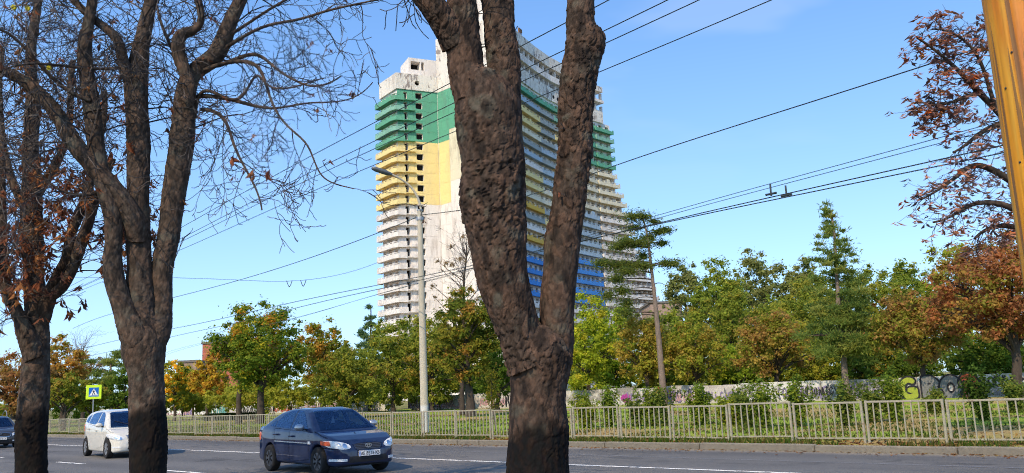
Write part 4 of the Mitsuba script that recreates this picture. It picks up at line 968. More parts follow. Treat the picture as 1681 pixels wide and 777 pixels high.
cs = thing('crossing_sign', 'lime bordered blue pedestrian crossing sign on a thin post', 'road sign')
SX, SY, SZ = -25.56, 52., 2.6
ang = math.degrees(math.atan2(.72, -.695)) * 0 + 26
SM = T().translate([SX, SY, SZ]).rotate([0, 0, 1], ang)
def sgn(nm, m, mat):
    v = trimesh.transform_points(m.vertices, np.array(SM.matrix).reshape(4, 4)); part(cs, nm, mesh(v, m.faces), mat)
sgn('post', tube([[0, .06, z] for z in (-2.6, 0, .38)], .035, 10), 'grey_steel')
sgn('border', cham(-.42, .42, 0, .03, -.42, .42, .01), 'sign_lime')
sgn('panel', box(-.27, .27, -.006, -.001, -.27, .27), 'sign_blue')
def flat(poly, y):
    m = trimesh.creation.extrude_polygon(poly, .004, engine='earcut'); v = np.array(m.vertices)
    return mesh(np.column_stack([v[:, 0], y + v[:, 2], v[:, 1]]), m.faces[:, ::-1])
sgn('triangle', flat(Polygon([(-.24, -.2), (.24, -.2), (0, .22)]), -.0105), 'sign_white')
walker = [stroke([(0, .075), (0, .0)], .028), Polygon(arc(0, .115, .024, .024, 0, 350, 12)), stroke([(0, 0), (-.05, -.08), (-.08, -.16)], .018), stroke([(0, 0), (.045, -.08), (.03, -.165)], .018), stroke([(0, .07), (-.06, .02)], .013), stroke([(0, .07), (.055, .015)], .013)]
sgn('walking_figure', cat([flat(w_, -.0155 - .0003 * n_) for n_, w_ in enumerate(walker)] + [flat(Polygon([(-.15 + .075 * n_, -.19), (-.125 + .075 * n_, -.19), (-.12 + .07 * n_, -.165), (-.14 + .07 * n_, -.165)]), -.0165) for n_ in range(5)]), 'sign_black')

yp = thing('yellow_pole', 'thick yellow orange wooden pole cutting off the edge of the picture', 'pole')
YC = np.array([2.062, 3.2])
ya = np.linspace(0, 2 * np.pi, 40, endpoint=False)
zz = np.linspace(-.2, 8, 160)
rr = .135 - .0025 * zz
rows_ = []
for z, r_ in zip(zz, rr):
    d_ = .0045 * (meshkit.fbm(np.column_stack([np.cos(ya) * 2.2, np.sin(ya) * 2.2, np.full(40, z * .5)]), 3, 5) - .5)
    rows_.append(np.column_stack([YC[0] + (r_ + d_) * np.cos(ya), YC[1] + (r_ + d_) * np.sin(ya), np.full(40, z)]))
i, j = np.meshgrid(np.arange(len(zz) - 1), np.arange(40), indexing='ij'); k_ = (j + 1) % 40
qd = np.stack([i * 40 + j, i * 40 + k_, (i + 1) * 40 + k_, (i + 1) * 40 + j], -1).reshape(-1, 4)
part(yp, 'shaft', mesh(np.vstack(rows_), np.vstack([qd[:, [0, 1, 2]], qd[:, [0, 2, 3]]])), 'yellow_wood', smooth=True)

for z_, a_ in ((1.95, 3.6), (2.15, 3.9), (2.42, 3.5), (2.6, 4.0), (2.85, 3.75), (2.33, 4.25), (2.72, 3.4)):
    m_ = trimesh.creation.icosphere(1, .0045); m_.apply_translation([YC[0] + .1295 * math.cos(a_), YC[1] + .1295 * math.sin(a_), z_]); part(yp, 'nail', m_, 'wire_black')
WL = ['topmost overhead wire crossing the tower', 'second overhead wire crossing the tower, next below the topmost', 'third overhead wire crossing the tower, just above the lowest of the four', 'lowest of the four parallel overhead wires crossing the tower',
      'upper wire of the heavy trolley pair low over the far lane', 'lower wire of the heavy trolley pair low over the far lane', 'upper of the two thin wires above the heavy trolley pair', 'lower of the two thin wires above the heavy trolley pair']
for (nm, ((x0, y0), (x1, y1))), lab in zip(WIRES, WL):
    z = 6.6 if nm[0] == 'U' else 6.0
    if nm[0] == 'W':
        z += .0
    u = np.linspace(0, 1, 121)
    sag = .06 * np.sin(u * 5 * np.pi) ** 2
    p = np.column_stack([x0 + (x1 - x0) * u, y0 + (y1 - y0) * u, z - sag])
    t = thing('overhead_wire', lab, 'wire', 'trolley wires over the road')
    part(t, 'strand', tube(p, .0065 if nm[0] == 'W' else .0135 if nm[0] == 'C' else .0085, 6), 'wire_black')
def span_wire(pts, r, lab):
    p = spline([[*q_, 0] for q_ in pts], .8)[0][:, :3]
    t = thing('span_wire', lab, 'wire'); part(t, 'strand', tube(p, r, 6), 'wire_black')
span_wire([(-3.76, 34.6, 8.95), (-.93, 33.1, 8.9), (3.46, 26.95, 8.7), (9.05, 18.6, 8.4), (13, 13, 8.4)], .016, 'long wire rising from the lamp post towards the chestnut branch beside the yellow pole')
span_wire([(-3.8, 34.8, 8.95), (-6.08, 37.2, 8.72), (-22.8, 56.2, 8.6), (-40, 77, 8.8)], .016, 'wire running from the lamp post down towards the forked grey trunk')
span_wire([(-9.6, 60, 11.0), (-14.9, 60, 9.95), (-16, 60, 9.93), (-20, 60, 10.2), (-24.4, 60.1, 10.55), (-40, 60, 11)], .014, 'thin cross wire with two v shaped hangers left of the tower')
for x, lab in ((-15.92, 'left v shaped wire hanger under the thin cross wire'), (-14.93, 'right v shaped wire hanger under the thin cross wire')):
    t = thing('wire_hanger', lab, 'wire hanger')
    part(t, 'clamp', cat([tube([[x - .2, 60, 9.96], [x - .08, 60, 9.62], [x, 60, 9.5]], .025, 6), tube([[x + .2, 60, 9.96], [x + .08, 60, 9.62], [x, 60, 9.5]], .025, 6)]), 'wire_black')
for (x, y), lab in (((6.3, 20.15), 'left wire hanger standing up on the trolley pair'), ((6.75, 20.4), 'right wire hanger standing up on the trolley pair')):
    t = thing('wire_hanger', lab, 'wire hanger')
    part(t, 'clamp', tube([[x - .1, y + .1, 6.05], [x + .1, y - .1, 6.05]], .028, 8), 'wire_black')
    part(t, 'rod', tube([[x, y, 6.0], [x, y, 6.3]], .024, 8), 'wire_black')

hg = thing('hedge', 'dark low clipped hedge in front of the two dark maple trunks', 'hedge')
r_ = np.random.default_rng(5)
n = 9000
hp = np.column_stack([r_.uniform(-28.4, -22.4, n), r_.normal(0, .35, n), r_.uniform(.1, .72, n)])
hp[:, 1] += 76 - (hp[:, 0] + 25.4) * .9
v, f = rhombs(hp, r_.uniform(.05, .09, n), r_.uniform(.03, .05, n), unit(r_.normal(0, 1, (n, 3))), unit(r_.normal(0, 1, (n, 3)) + [0, 0, .8]))
part(hg, 'foliage', mesh(v, f), 'leaf', color=np.repeat(np.array([.03, .05, .015]) * r_.uniform(.6, 1.4, (n, 1)), 4, 0), kind='stuff')

# ------------------------------------------------------------------ the three bare chestnuts on the near side


def dead_leaves(r_, tips, per, size, cols, name, t, drop=.9):
    if not tips:
        return
    P = np.array([p for p, d in tips]); n = len(P)
    c0 = np.repeat(P, per, 0) + r_.normal(0, size * .35, (n * per, 3))
    az = r_.uniform(0, 2 * np.pi, n * per)
    dl = unit(np.column_stack([np.cos(az) * .75, np.sin(az) * .75, -drop * r_.uniform(.3, 1.3, n * per)]))
    dn = unit(np.column_stack([np.cos(az) * .8, np.sin(az) * .8, np.ones(n * per)]) + r_.normal(0, .35, (n * per, 3)))
    l = size * r_.uniform(.55, 1.2, n * per)
    v, f = rhombs(c0 + dl * l[:, None] * .8, l, l * r_.uniform(.22, .42, n * per), dl, dn, .25)
    base = np.array(cols)[np.repeat(r_.integers(0, len(cols), n), per)] * r_.uniform(.7, 1.6, (n * per, 1)) * 1.25
    part(t, name, mesh(v, f), 'dead_leaf', color=np.repeat(base, 4, 0), kind='stuff')


def near_tree(key, label, data, tones, dark_below, step, sides, cell, amp, seed, twigs, leafspec, pale=.25, minr=.0045):
    t = thing(key, label, 'tree')
    bm_, bc_ = bark_tube(data['trunk'], step, sides, cell, amp, seed, tones, dark_below=dark_below)
    part(t, 'trunk', bm_, 'bark_plates', smooth=True, color=bc_)
    for k, l in enumerate(data['limb']):
        thin = max(q_[3] for q_ in l) < .06
        bm_, bc_ = bark_tube(l, step * (1.6 if thin else 1), max(10, int(sides * (.3 if thin else .72))), cell * (.6 if thin else 1), amp * (.5 if thin else 1), seed + k + 1, tones)
        part(t, 'limb', bm_, 'bark_plates', smooth=True, color=bc_)
    r_ = np.random.default_rng(seed)
    out, tips = [], []
    for k, (idx, f0, f1, num, L0, L1, lvl, rad) in enumerate(twigs):
        num = int(num * (1.15 if lvl > 1 else 1))
        q_, Ln = spline(data['limb'][idx], .05)
        for m_ in range(num):
            i = int((f0 + (f1 - f0) * (m_ + r_.random()) / num) * (len(q_) - 1)); i = min(max(i, 1), len(q_) - 2)
            tang = unit(q_[i + 1, :3] - q_[i - 1, :3])
            perp = unit(np.cross(tang, r_.normal(0, 1, 3)))
            d = tang * r_.uniform(.25, .9) + perp + np.array([0, 0, .15])
            rr_ = min(rad, q_[i, 3] * .7)
            grow(r_, q_[i, :3], d, r_.uniform(L0, L1), rr_, lvl, out, tips, droop=.13, turn=.24, dens=.24, minr=minr)
    sel = r_.random(len(out)) < pale
    a_ = [o for o, s_ in zip(out, sel) if not s_]; b_ = [o for o, s_ in zip(out, sel) if s_]
    part(t, 'twigs', twig_mesh(a_), 'bark_twig', kind='stuff')
    if b_:
        part(t, 'twigs', twig_mesh(b_), 'bark_twig_pale', kind='stuff')
    return t, r_, out, tips


RED = [(.20, .07, .035), (.15, .06, .035), (.25, .11, .045), (.11, .055, .04)]
t, r_, out, tips = near_tree('bare_chestnut', 'large flaky barked chestnut trunk forking into two limbs in the middle', CENTRE_TREE, CENTRE_TONES, 1.32, .009, 176, .046, .0088, 21,
    [(0, .2, .95, 18, .12, .34, 1, .006), (1, .3, .9, 5, .15, .35, 1, .006), (2, .25, .95, 12, .12, .32, 1, .006), (3, .3, .8, 4, .5, .9, 2, .012)], None, .1)
sel = [q_ for q_ in tips if r_.random() < .10]
dead_leaves(r_, sel, 3, .03, RED, 'dry_leaves', t)
t, r_, out, tips = near_tree('bare_chestnut', 'nearly leafless chestnut with a grey trunk splitting into three limbs right of the white car', MIDDLE_TREE, GREY_TONES, 1.6, .018, 84, .06, .007, 41,
    [(0, .45, 1, 12, .7, 1.5, 3, .014), (1, .5, 1, 12, .7, 1.5, 3, .014), (2, .35, 1, 15, .7, 1.6, 3, .014), (3, .5, 1, 14, .7, 1.6, 3, .014), (4, .3, 1, 10, .6, 1.4, 3, .012), (5, .2, 1, 10, .6, 1.4, 3, .012),
     (6, .1, 1, 8, .35, .9, 2, .009), (7, .1, 1, 8, .4, 1.0, 2, .009), (8, .1, 1, 12, .35, .9, 2, .009), (9, .1, 1, 9, .4, .9, 2, .009), (10, .1, 1, 12, .4, 1.0, 3, .009), (11, .1, 1, 9, .4, .9, 2, .009), (12, .1, 1, 4, .3, .7, 1, .009),
     (13, .1, 1, 9, .6, 1.2, 3, .01), (14, .1, 1, 10, .6, 1.3, 3, .01), (15, .1, 1, 10, .6, 1.3, 3, .01), (16, .1, 1, 10, .5, 1.2, 3, .01), (3, .12, .45, 6, .3, .8, 2, .008), (0, .2, .45, 4, .3, .8, 2, .008)], None, .35)
sel = [q_ for q_ in tips if r_.random() < .05]
dead_leaves(r_, sel, 4, .05, RED, 'dry_leaves', t)
dead_leaves(r_, [(np.array(p_), None) for p_ in ((-3.29, 10.6, 4.55), (-3.06, 10.5, 4.5), (-4.39, 11.3, 5.3), (-4.26, 11.25, 5.27), (-4.42, 11.2, 4.35), (-5.0, 10.8, 5.07), (-3.63, 10.9, 4.82))], 7, .075, RED[:3], 'hanging_leaves', t)
for p_ in ((-5.82, 10.3, 5.95), (-6.14, 10.0, 6.65), (-6.08, 10.2, 6.73)):
    v, f = rhombs(np.array([p_, p_, p_]), np.full(3, .045), np.full(3, .034), unit(np.array([[.3, .2, -1], [-.6, .1, -.7], [.8, .2, -.4]])), unit(np.array([[.2, -1, .3], [-.1, -1, .5], [.1, -1, .6]])), .1)
    part(t, 'yellow_leaf', mesh(v, f), 'dead_leaf', color=np.tile([.55, .50, .04], (12, 1)), label='single yellow leaf left on a twig')
t, r_, out, tips = near_tree('bare_chestnut', 'chestnut with clumps of rust red dead leaves, between the dark car and the white car', LEFT_TREE, GREY_TONES, 1.65, .026, 64, .07, .008, 61,
    [(0, .25, 1, 14, .6, 1.4, 3, .013), (1, .3, 1, 22, .7, 1.6, 3, .014), (2, .2, 1, 18, .6, 1.4, 3, .012), (3, .2, 1, 16, .6, 1.4, 3, .012), (4, .1, 1, 12, .6, 1.3, 3, .012), (5, .1, 1, 14, .6, 1.3, 3, .012), (6, .1, 1, 14, .6, 1.3, 3, .012)], None, .3)
sel = [q_ for q_ in tips if r_.random() < (.8 if 2.9 < q_[0][2] < 5.4 else .12)]
dead_leaves(r_, sel, 6, .085, RED, 'dry_leaves', t)
# chestnut on the far side whose branches hang into the picture
fk = thing('brown_chestnut', 'branches of a chestnut with brown dead leaves hanging beside the yellow pole', 'tree')
bm_, bc_ = bark_tube([(15.2, 18.4, 0, .26), (15.1, 18.4, 2.5, .22), (15.0, 18.4, 5, .19), (14.8, 18.3, 8, .14), (14.6, 18.2, 12, .05)], .05, 40, .08, .01, 90, GREY_TONES)
part(fk, 'trunk', bm_, 'bark_plates', smooth=True, color=bc_)
r_ = np.random.default_rng(77)
out, tips = [], []
for k, l in enumerate(FAR_LIMBS):
    l = ([(14.95, 18.35, max(l[0][2] - 1.0, 3.), .09)] if l[0][0] > 10.6 else []) + list(l)
    bm_, bc_ = bark_tube(l, .05, 16, .05, .004, 80 + k, GREY_TONES)
    part(fk, 'limb', bm_, 'bark_plates', smooth=True, color=bc_)
    q_, Ln = spline(l, .05)
    for m_ in range(64):
        i = int((.22 + .78 * ((m_ + r_.random()) / 64) ** .8) * (len(q_) - 2)); i = max(1, min(i, len(q_) - 2))
        tang = unit(q_[i + 1, :3] - q_[i - 1, :3]); perp = unit(np.cross(tang, r_.normal(0, 1, 3)))
        grow(r_, q_[i, :3], tang * .7 + perp, r_.uniform(.22, .62), min(.012, q_[i, 3] * .6), 1, out, tips, .12, .1, .17, .004)
part(fk, 'twigs', twig_mesh(out), 'bark_twig', kind='stuff')
sel = [q_ for q_ in tips if r_.random() < .85]
dead_leaves(r_, sel, 4, .095, [(.32, .16, .12), (.34, .19, .14), (.13, .085, .08), (.30, .13, .07)], 'dry_leaves', fk, .35)
sel = [q_ for q_ in tips if r_.random() < .12]
dead_leaves(r_, sel, 4, .085, [(.40, .10, .03), (.34, .15, .05)], 'dry_leaves', fk, .5)

# ------------------------------------------------------------------ park trees and bushes
PAL = {  # leaf colours and how often they come
    'rust': [(.16, .085, .04, 3), (.14, .095, .04, 2), (.13, .10, .025, 1)], 'amber': [(.18, .12, .035, 3), (.22, .13, .03, 2), (.12, .12, .025, 2)], 'grey': [(.16, .13, .11, 1)], 'greybrown': [(.12, .09, .06, 1)],
    'pine': [(.09, .125, .035, 3), (.065, .10, .03, 2), (.14, .155, .045, 2)], 'bluegreen': [(.04, .08, .045, 3), (.06, .10, .05, 2)], 'olive': [(.12, .135, .025, 3), (.085, .11, .02, 3), (.17, .13, .03, 1)],
    'olivegold': [(.13, .14, .02, 2), (.34, .24, .03, 2), (.08, .11, .02, 2)], 'gold': [(.22, .165, .025, 3), (.20, .12, .025, 2), (.16, .16, .02, 1)], 'yellowgreen': [(.165, .17, .028, 3), (.13, .15, .025, 2), (.10, .125, .02, 1)],
    'maple': [(.055, .09, .015, 4), (.10, .13, .02, 3), (.17, .17, .02, 1), (.22, .12, .02, .5)], 'maplegold': [(.07, .10, .018, 3), (.11, .13, .02, 2), (.20, .12, .03, 1.3)], 'goldgreen': [(.32, .15, .03, 2), (.14, .14, .02, 2)], 'rustgreen': [(.20, .125, .03, 3), (.10, .12, .02, 3), (.16, .15, .03, 1)],
    'greenolive': [(.11, .14, .025, 3), (.15, .15, .03, 2), (.08, .105, .02, 2)], 'darkolive': [(.06, .08, .015, 3), (.11, .11, .02, 2), (.18, .11, .03, .7)], 'darkgreen': [(.04, .07, .012, 3), (.065, .10, .018, 2)],
    'green': [(.10, .135, .025, 3), (.075, .105, .022, 2), (.145, .16, .03, 1)], 'lime': [(.16, .195, .022, 3), (.12, .16, .02, 2), (.23, .22, .03, 1)], 'limegreen': [(.12, .17, .022, 3), (.17, .19, .025, 1), (.08, .12, .02, 1)],
    'ochre': [(.175, .14, .035, 3), (.165, .14, .03, 2), (.14, .15, .025, 2)], 'ochregreen': [(.16, .16, .03, 3), (.17, .135, .035, 2), (.10, .13, .02, 2)], 'greygreen': [(.115, .13, .055, 3), (.09, .11, .04, 2)],
    'ochrerust': [(.17, .135, .038, 3), (.16, .105, .04, 2), (.12, .135, .025, 3)], 'rustochre': [(.155, .10, .042, 3), (.165, .13, .038, 2), (.11, .125, .025, 3)], 'yellowgreenlight': [(.16, .18, .028, 3), (.12, .145, .022, 2)],
    'rustred': [(.175, .082, .04, 4), (.14, .07, .04, 2), (.17, .12, .038, 2), (.11, .11, .025, 1.5)]}
LEAFK = {'broad': (.108, .068), 'bush': (.10, .06), 'sparse': (.10, .05), 'fir': (.15, .03), 'pine': (.15, .035), 'conifer': (.15, .04)}


def park_tree(nm, kind, x, y, h, cb, rx, pal, tr, nl, label, seed, ground=.08):
    r_ = np.random.default_rng(seed)
    t = thing(nm, label, 'tree' if kind != 'bush' else 'shrub')
    cols = np.array([c[:3] for c in PAL[pal]]); wts = np.array([c[3] for c in PAL[pal]], float); wts /= wts.sum()
    rz = (h - cb) / 2; cz = (h + cb) / 2
    if kind in ('broad', 'bush', 'sparse'):
        nc = int(60 + nl * 7) if kind != 'sparse' else 18
        u = unit(r_.normal(0, 1, (nc * 3, 3)))
        rad = r_.random(nc * 3) ** .36
        lob = .45 + 1.0 * meshkit.fbm(u * 1.9 + seed, 3, seed)
        cc = u * (rad * lob)[:, None]
        cc[:, 2] = np.clip(cc[:, 2], -1, 1)
        # rounded crown, a little broader below the middle
        cc = cc[:nc] * np.array([rx, rx, rz * .93]) * np.column_stack([np.ones(nc), np.ones(nc), np.ones(nc)])
        cc[:, :2] *= (1 - .25 * np.clip(cc[:, 2:] / rz, 0, 1))
        cr_ = r_.uniform(.08, .21, nc) * (rx * rx * rz) ** (1 / 3.)
        flat_ = .75
    elif kind in ('conifer',):
        nc = 60
        zf = r_.random(nc) ** .8; az = r_.uniform(0, 2 * np.pi, nc); ra = rx * (1 - zf) ** .8 * r_.uniform(.4, 1, nc)
        cc = np.column_stack([np.cos(az) * ra, np.sin(az) * ra, -rz + 2 * rz * zf * .97]); cr_ = .22 * rx * (1.2 - zf * .7); flat_ = .5
    elif kind == 'pine':
        nc = 34
        u = unit(r_.normal(0, 1, (nc, 3))); cc = u * (r_.random(nc) ** .4)[:, None] * np.array([rx, rx, rz]); cr_ = np.full(nc, .26 * rx); flat_ = .4
    else:   # fir: layered pads, pointed top
        lay = 16; cc = []; cr_ = []
        for q_ in range(lay):
            zf = q_ / (lay - 1); R = rx * (1.06 - zf) ** .62 * (.65 + .5 * r_.random()); m_ = int(6 + 13 * (1 - zf))
            for _ in range(m_):
                a = r_.uniform(0, 2 * np.pi); ra = R * r_.uniform(.25, 1)
                cc.append([math.cos(a) * ra, math.sin(a) * ra, -rz + 2 * rz * zf * .98 - .12 * ra + r_.normal(0, .3)]); cr_.append(.25 * rx * (1.05 - zf * .55) * r_.uniform(.7, 1.2))
        cc = np.array(cc); cr_ = np.array(cr_); flat_ = .45; nc = len(cc)
    cr_ = np.broadcast_to(cr_, (nc,))
    N = int(nl * 1000 * (1.22 if kind != 'sparse' else .6))
    w = cr_ ** 2; ci = r_.choice(nc, N, p=w / w.sum())
    u = unit(r_.normal(0, 1, (N, 3))); ra = np.abs(r_.normal(0, .62, N))
    off = u * (ra * cr_[ci])[:, None] * np.array([1, 1, flat_])
    off *= 1 + .5 * (meshkit.noise((cc[ci] + off) * 1.3, seed)[:, None] - .3)
    pos = cc[ci] + off
    rnd_up = unit(u + np.array([0, 0, .7]) + r_.normal(0, .55, (N, 3)))
    dl = unit(np.cross(rnd_up, r_.normal(0, 1, (N, 3)))) if kind in ('broad', 'bush', 'sparse') else unit(u + np.array([0, 0, .35]) + r_.normal(0, .4, (N, 3)))
    if kind not in ('broad', 'bush', 'sparse'):
        rnd_up = unit(np.cross(dl, r_.normal(0, 1, (N, 3))))
    L_, W_ = LEAFK[kind]
    dist = max(1., y / 62.)
    l = L_ * dist * r_.uniform(.6, 1.35, N); wd = W_ * dist * r_.uniform(.6, 1.35, N)
    v, f = rhombs(pos + [x, y, cz], l, wd, dl, rnd_up, .2)
    v[:, 2] = np.maximum(v[:, 2], .12)
    cl = r_.choice(len(cols), nc, p=wts)
    lean = r_.random(N) < .3
    lc = np.where(lean[:, None], cols[r_.choice(len(cols), N, p=wts)], cols[cl[ci]]) * r_.uniform(.7, 1.3, (N, 1)) * np.array([3.15, 2.9, 2.4])
    part(t, 'crown', mesh(v, f), 'leaf', color=np.repeat(lc, 4, 0), kind='stuff')
    bark = 'bark_pine' if kind in ('fir', 'pine') else 'bark_park'
    # trunk and limbs
    top = h * .97 if kind in ('fir', 'conifer') else cz + rz * .3
    lx = r_.normal(0, .03) * h
    if kind == 'bush':
        ls = [tube(spline([(x + r_.normal(0, .2), y + r_.normal(0, .2), 0, .03), (*(np.array([x, y, cz]) + cc[q_] * .5), .02), (*(np.array([x, y, cz]) + cc[q_] * .9), .01)], .3)[0][:, :3], .025, 6) for q_ in range(5)]
        part(t, 'stems', cat(ls), bark, smooth=True)
        return t
    zs = np.linspace(ground - .05, top, 8)
    path = np.column_stack([x + lx * (np.linspace(0, 1, 8) ** 1.5) + r_.normal(0, .04, 8) * (np.arange(8) > 0), np.full(8, y) + r_.normal(0, .04, 8), zs])
    rad = tr * np.linspace(1.1, .35, 8); rad[0] *= 1.25
    part(t, 'trunk', tube(path, rad, 12), bark, smooth=40)
    ls = []
    order = np.argsort(-np.linalg.norm(cc[:, :2], axis=1))[:16 if kind != 'sparse' else 18]
    for q_ in order:
        e = np.array([x, y, cz]) + cc[q_]
        z0 = np.clip(e[2] - np.linalg.norm(cc[q_, :2]) * .9, max(cb * .75, ground + .25 * h), top - .1) if kind in ('broad', 'sparse') else min(e[2] + .1, top - .05)
        i = np.interp(z0, zs, np.arange(8)); b_ = np.array([np.interp(i, np.arange(8), path[:, c_]) for c_ in range(3)])
        mid = (b_ + e) / 2 + np.array([0, 0, .12 * np.linalg.norm(e - b_)]) * (1 if kind == 'broad' else -.2)
        r0 = np.interp(i, np.arange(8), rad) * .5
        sp = spline([(*b_, r0), (*mid, r0 * .65), (*e, max(r0 * .25, .012))], .35)[0]
        ls.append(tube(sp[:, :3], np.maximum(sp[:, 3], .01), 6))
    part(t, 'limbs', cat(ls), 'bark_park', smooth=True, kind='stuff')
    if kind == 'sparse':
        o_, tp = [], []
        for q_ in range(46):
            z = r_.uniform(cb, h * .98); az = r_.uniform(0, 2 * np.pi)
            b_ = np.array([np.interp(z, zs, path[:, c_]) for c_ in range(2)] + [min(z, top)])
            grow(r_, b_, np.array([math.cos(az) * .6, math.sin(az) * .6, 1.0]), rx * r_.uniform(.5, 1.1), .03, 2, o_, tp, -.02, .05, 1.0, .009)
        part(t, 'twigs', twig_mesh(o_, 3), 'bark_twig_pale' if pal == 'grey' else 'bark_twig', kind='stuff')
    return t


for k, row in enumerate(TREES):
    nm, kind, x, y, h, cb, rx, pal, tr, nl, label = row
    park_tree(nm, kind, x, y, h, cb, rx, pal, tr, nl, label, 500 + k)

# the slender pine with flat pads, built branch by branch
sp = thing('slender_pine', 'slender tall pine with flat needle pads high on a bare grey trunk', 'tree')
r_ = np.random.default_rng(12)
PX, PY = 10.45, 63.
trunk = np.array([[PX + .05, PY, 0], [PX, PY, 4], [PX - .1, PY, 8], [PX - .22, PY, 11], [PX - .4, PY, 13.2], [PX - .7, PY, 14.4]])
part(sp, 'trunk', tube(spline(np.column_stack([trunk, [.3, .25, .2, .15, .10, .05]]), .5)[0][:, :3], np.linspace(.27, .05, len(spline(np.column_stack([trunk, trunk[:, 0]]), .5)[0])), 14), 'bark_pine', smooth=40)
PADS = [(-1.0, 14.1, .95, .45), (-.2, 14.0, .7, .35), (-.9, 13.3, .8, .35), (.5, 13.5, .5, .25), (1.35, 13.0, .75, .25), (.9, 12.8, .5, .22), (-1.6, 12.1, 1.2, .45), (-.6, 12.0, 1.1, .4), (-2.3, 11.8, .8, .32), (1.2, 12.1, .5, .22), (.1, 12.5, .8, .35), (-.3, 11.2, .6, .5),
        (-1.2, 10.4, 1.1, .4), (-2.4, 10.5, 1.2, .38), (-3.5, 10.7, .9, .3), (-1.8, 9.9, .9, .4), (-.4, 10.3, .7, .35), (1.75, 10.4, .85, .38), (1.2, 10.5, .5, .28), (-2.6, 9.4, .7, .4), (-2.2, 8.5, .7, .5), (-1.9, 7.6, .7, .5), (-3.2, 8.3, .6, .4), (-2.0, 6.9, .7, .4)]
pos, ls = [], []
PSC = 1.0
for dx, z, r0, rz0 in PADS:
    m_ = int(900 * r0)
    u = unit(r_.normal(0, 1, (m_, 3))) * np.abs(r_.normal(0, .66, m_))[:, None] * np.array([r0, r0 * 1.0, rz0]) * 1.1
    dy = r_.uniform(-.8, .8)
    pos.append(u + [PX - .3 + dx, PY + dy, z])
    if abs(dx) > .6:
        z0 = z - .1; bx_ = np.interp(z0, trunk[:, 2], trunk[:, 0])
        q_ = spline([(bx_, PY, z0, 0), ((bx_ + PX + dx) / 2, PY + dy * .4, z0 + .1, 0), (PX - .3 + dx, PY + dy, z - .05, 0)], .3)[0][:, :3]
        ls.append(tube(q_, np.linspace(.06, .02, len(q_)), 6))
for z, L in ((9.0, -1.6), (8.6, -2.4), (8.9, .9), (7.9, -1.8), (7.4, .7), (6.6, -2.2)):
    bx_ = np.interp(z, trunk[:, 2], trunk[:, 0]); q_ = spline([(bx_, PY, z, 0), (bx_ + L * .5, PY - .2, z + .1, 0), (bx_ + L, PY - .3, z - .15, 0)], .3)[0][:, :3]
    ls.append(tube(q_, np.linspace(.045, .012, len(q_)), 6))
part(sp, 'branches', cat(ls), 'bark_park', smooth=True, kind='stuff')
pos = np.vstack(pos); N = len(pos)
dl = unit(np.column_stack([r_.normal(0, .8, (N, 2)), r_.uniform(-.1, 1.2, N)]))
v, f = rhombs(pos, r_.uniform(.10, .2, N), r_.uniform(.02, .042, N), dl, unit(np.cross(dl, r_.normal(0, 1, (N, 3)))), .1)
lc = np.array([[.19, .25, .05], [.27, .29, .06], [.11, .16, .045]])[r_.integers(0, 3, N)] * r_.uniform(.7, 1.3, (N, 1))
part(sp, 'needles', mesh(v, f), 'leaf', color=np.repeat(lc, 4, 0), kind='stuff')

# young upright bushes in the lawn behind the fence
BUSH = [(2.5, 33.0, 1.3, .45, 'lime', 'yellow green young bush behind the fence next to the large centre trunk'), (3.4, 33.2, 1.5, .32, 'limegreen', 'second young upright bush from the large centre trunk'), (4.35, 32.4, 1.25, .27, 'green', 'narrow young bush right of the magenta blot'),
        (4.7, 31.9, 1.4, .33, 'limegreen', 'young bush just left of the slender pine trunk'), (5.15, 31.4, 1.45, .30, 'green', 'young bush whose top meets the red sprayed blot'), (6.45, 31.2, 1.42, .42, 'limegreen', 'rounded young bush just right of the slender pine trunk'),
        (7.3, 30.3, 1.15, .6, 'lime', 'low bright yellow green bush between two taller young bushes'), (7.55, 28.9, 1.35, .28, 'green', 'young bush left of the forked dark trunk, left of a pair'), (7.95, 28.6, 1.5, .34, 'limegreen', 'young bush left of the forked dark trunk, right of a pair'),
        (9.05, 28.5, 1.5, .33, 'limegreen', 'tall young bush under the forked dark trunk'), (10.3, 27.6, 1.5, .30, 'green', 'young bush just left of the broad pine trunk'), (12.25, 28.6, 1.6, .42, 'limegreen', 'widest young bush, left of the green sprayed letter'), (11.6, 28.9, 1.1, .35, 'green', 'small low bush just right of the broad pine trunk'), (14.2, 26.8, 1.6, .33, 'darkgreen', 'dark young bush covering the end of the sprayed letters'),
        (17.6, 31.0, 1.2, .5, 'green', 'bush at the edge of the frame in front of the painted wall'), (16.0, 33.5, .8, .6, 'greenolive', 'low ragged bush at the foot of the painted wall')]
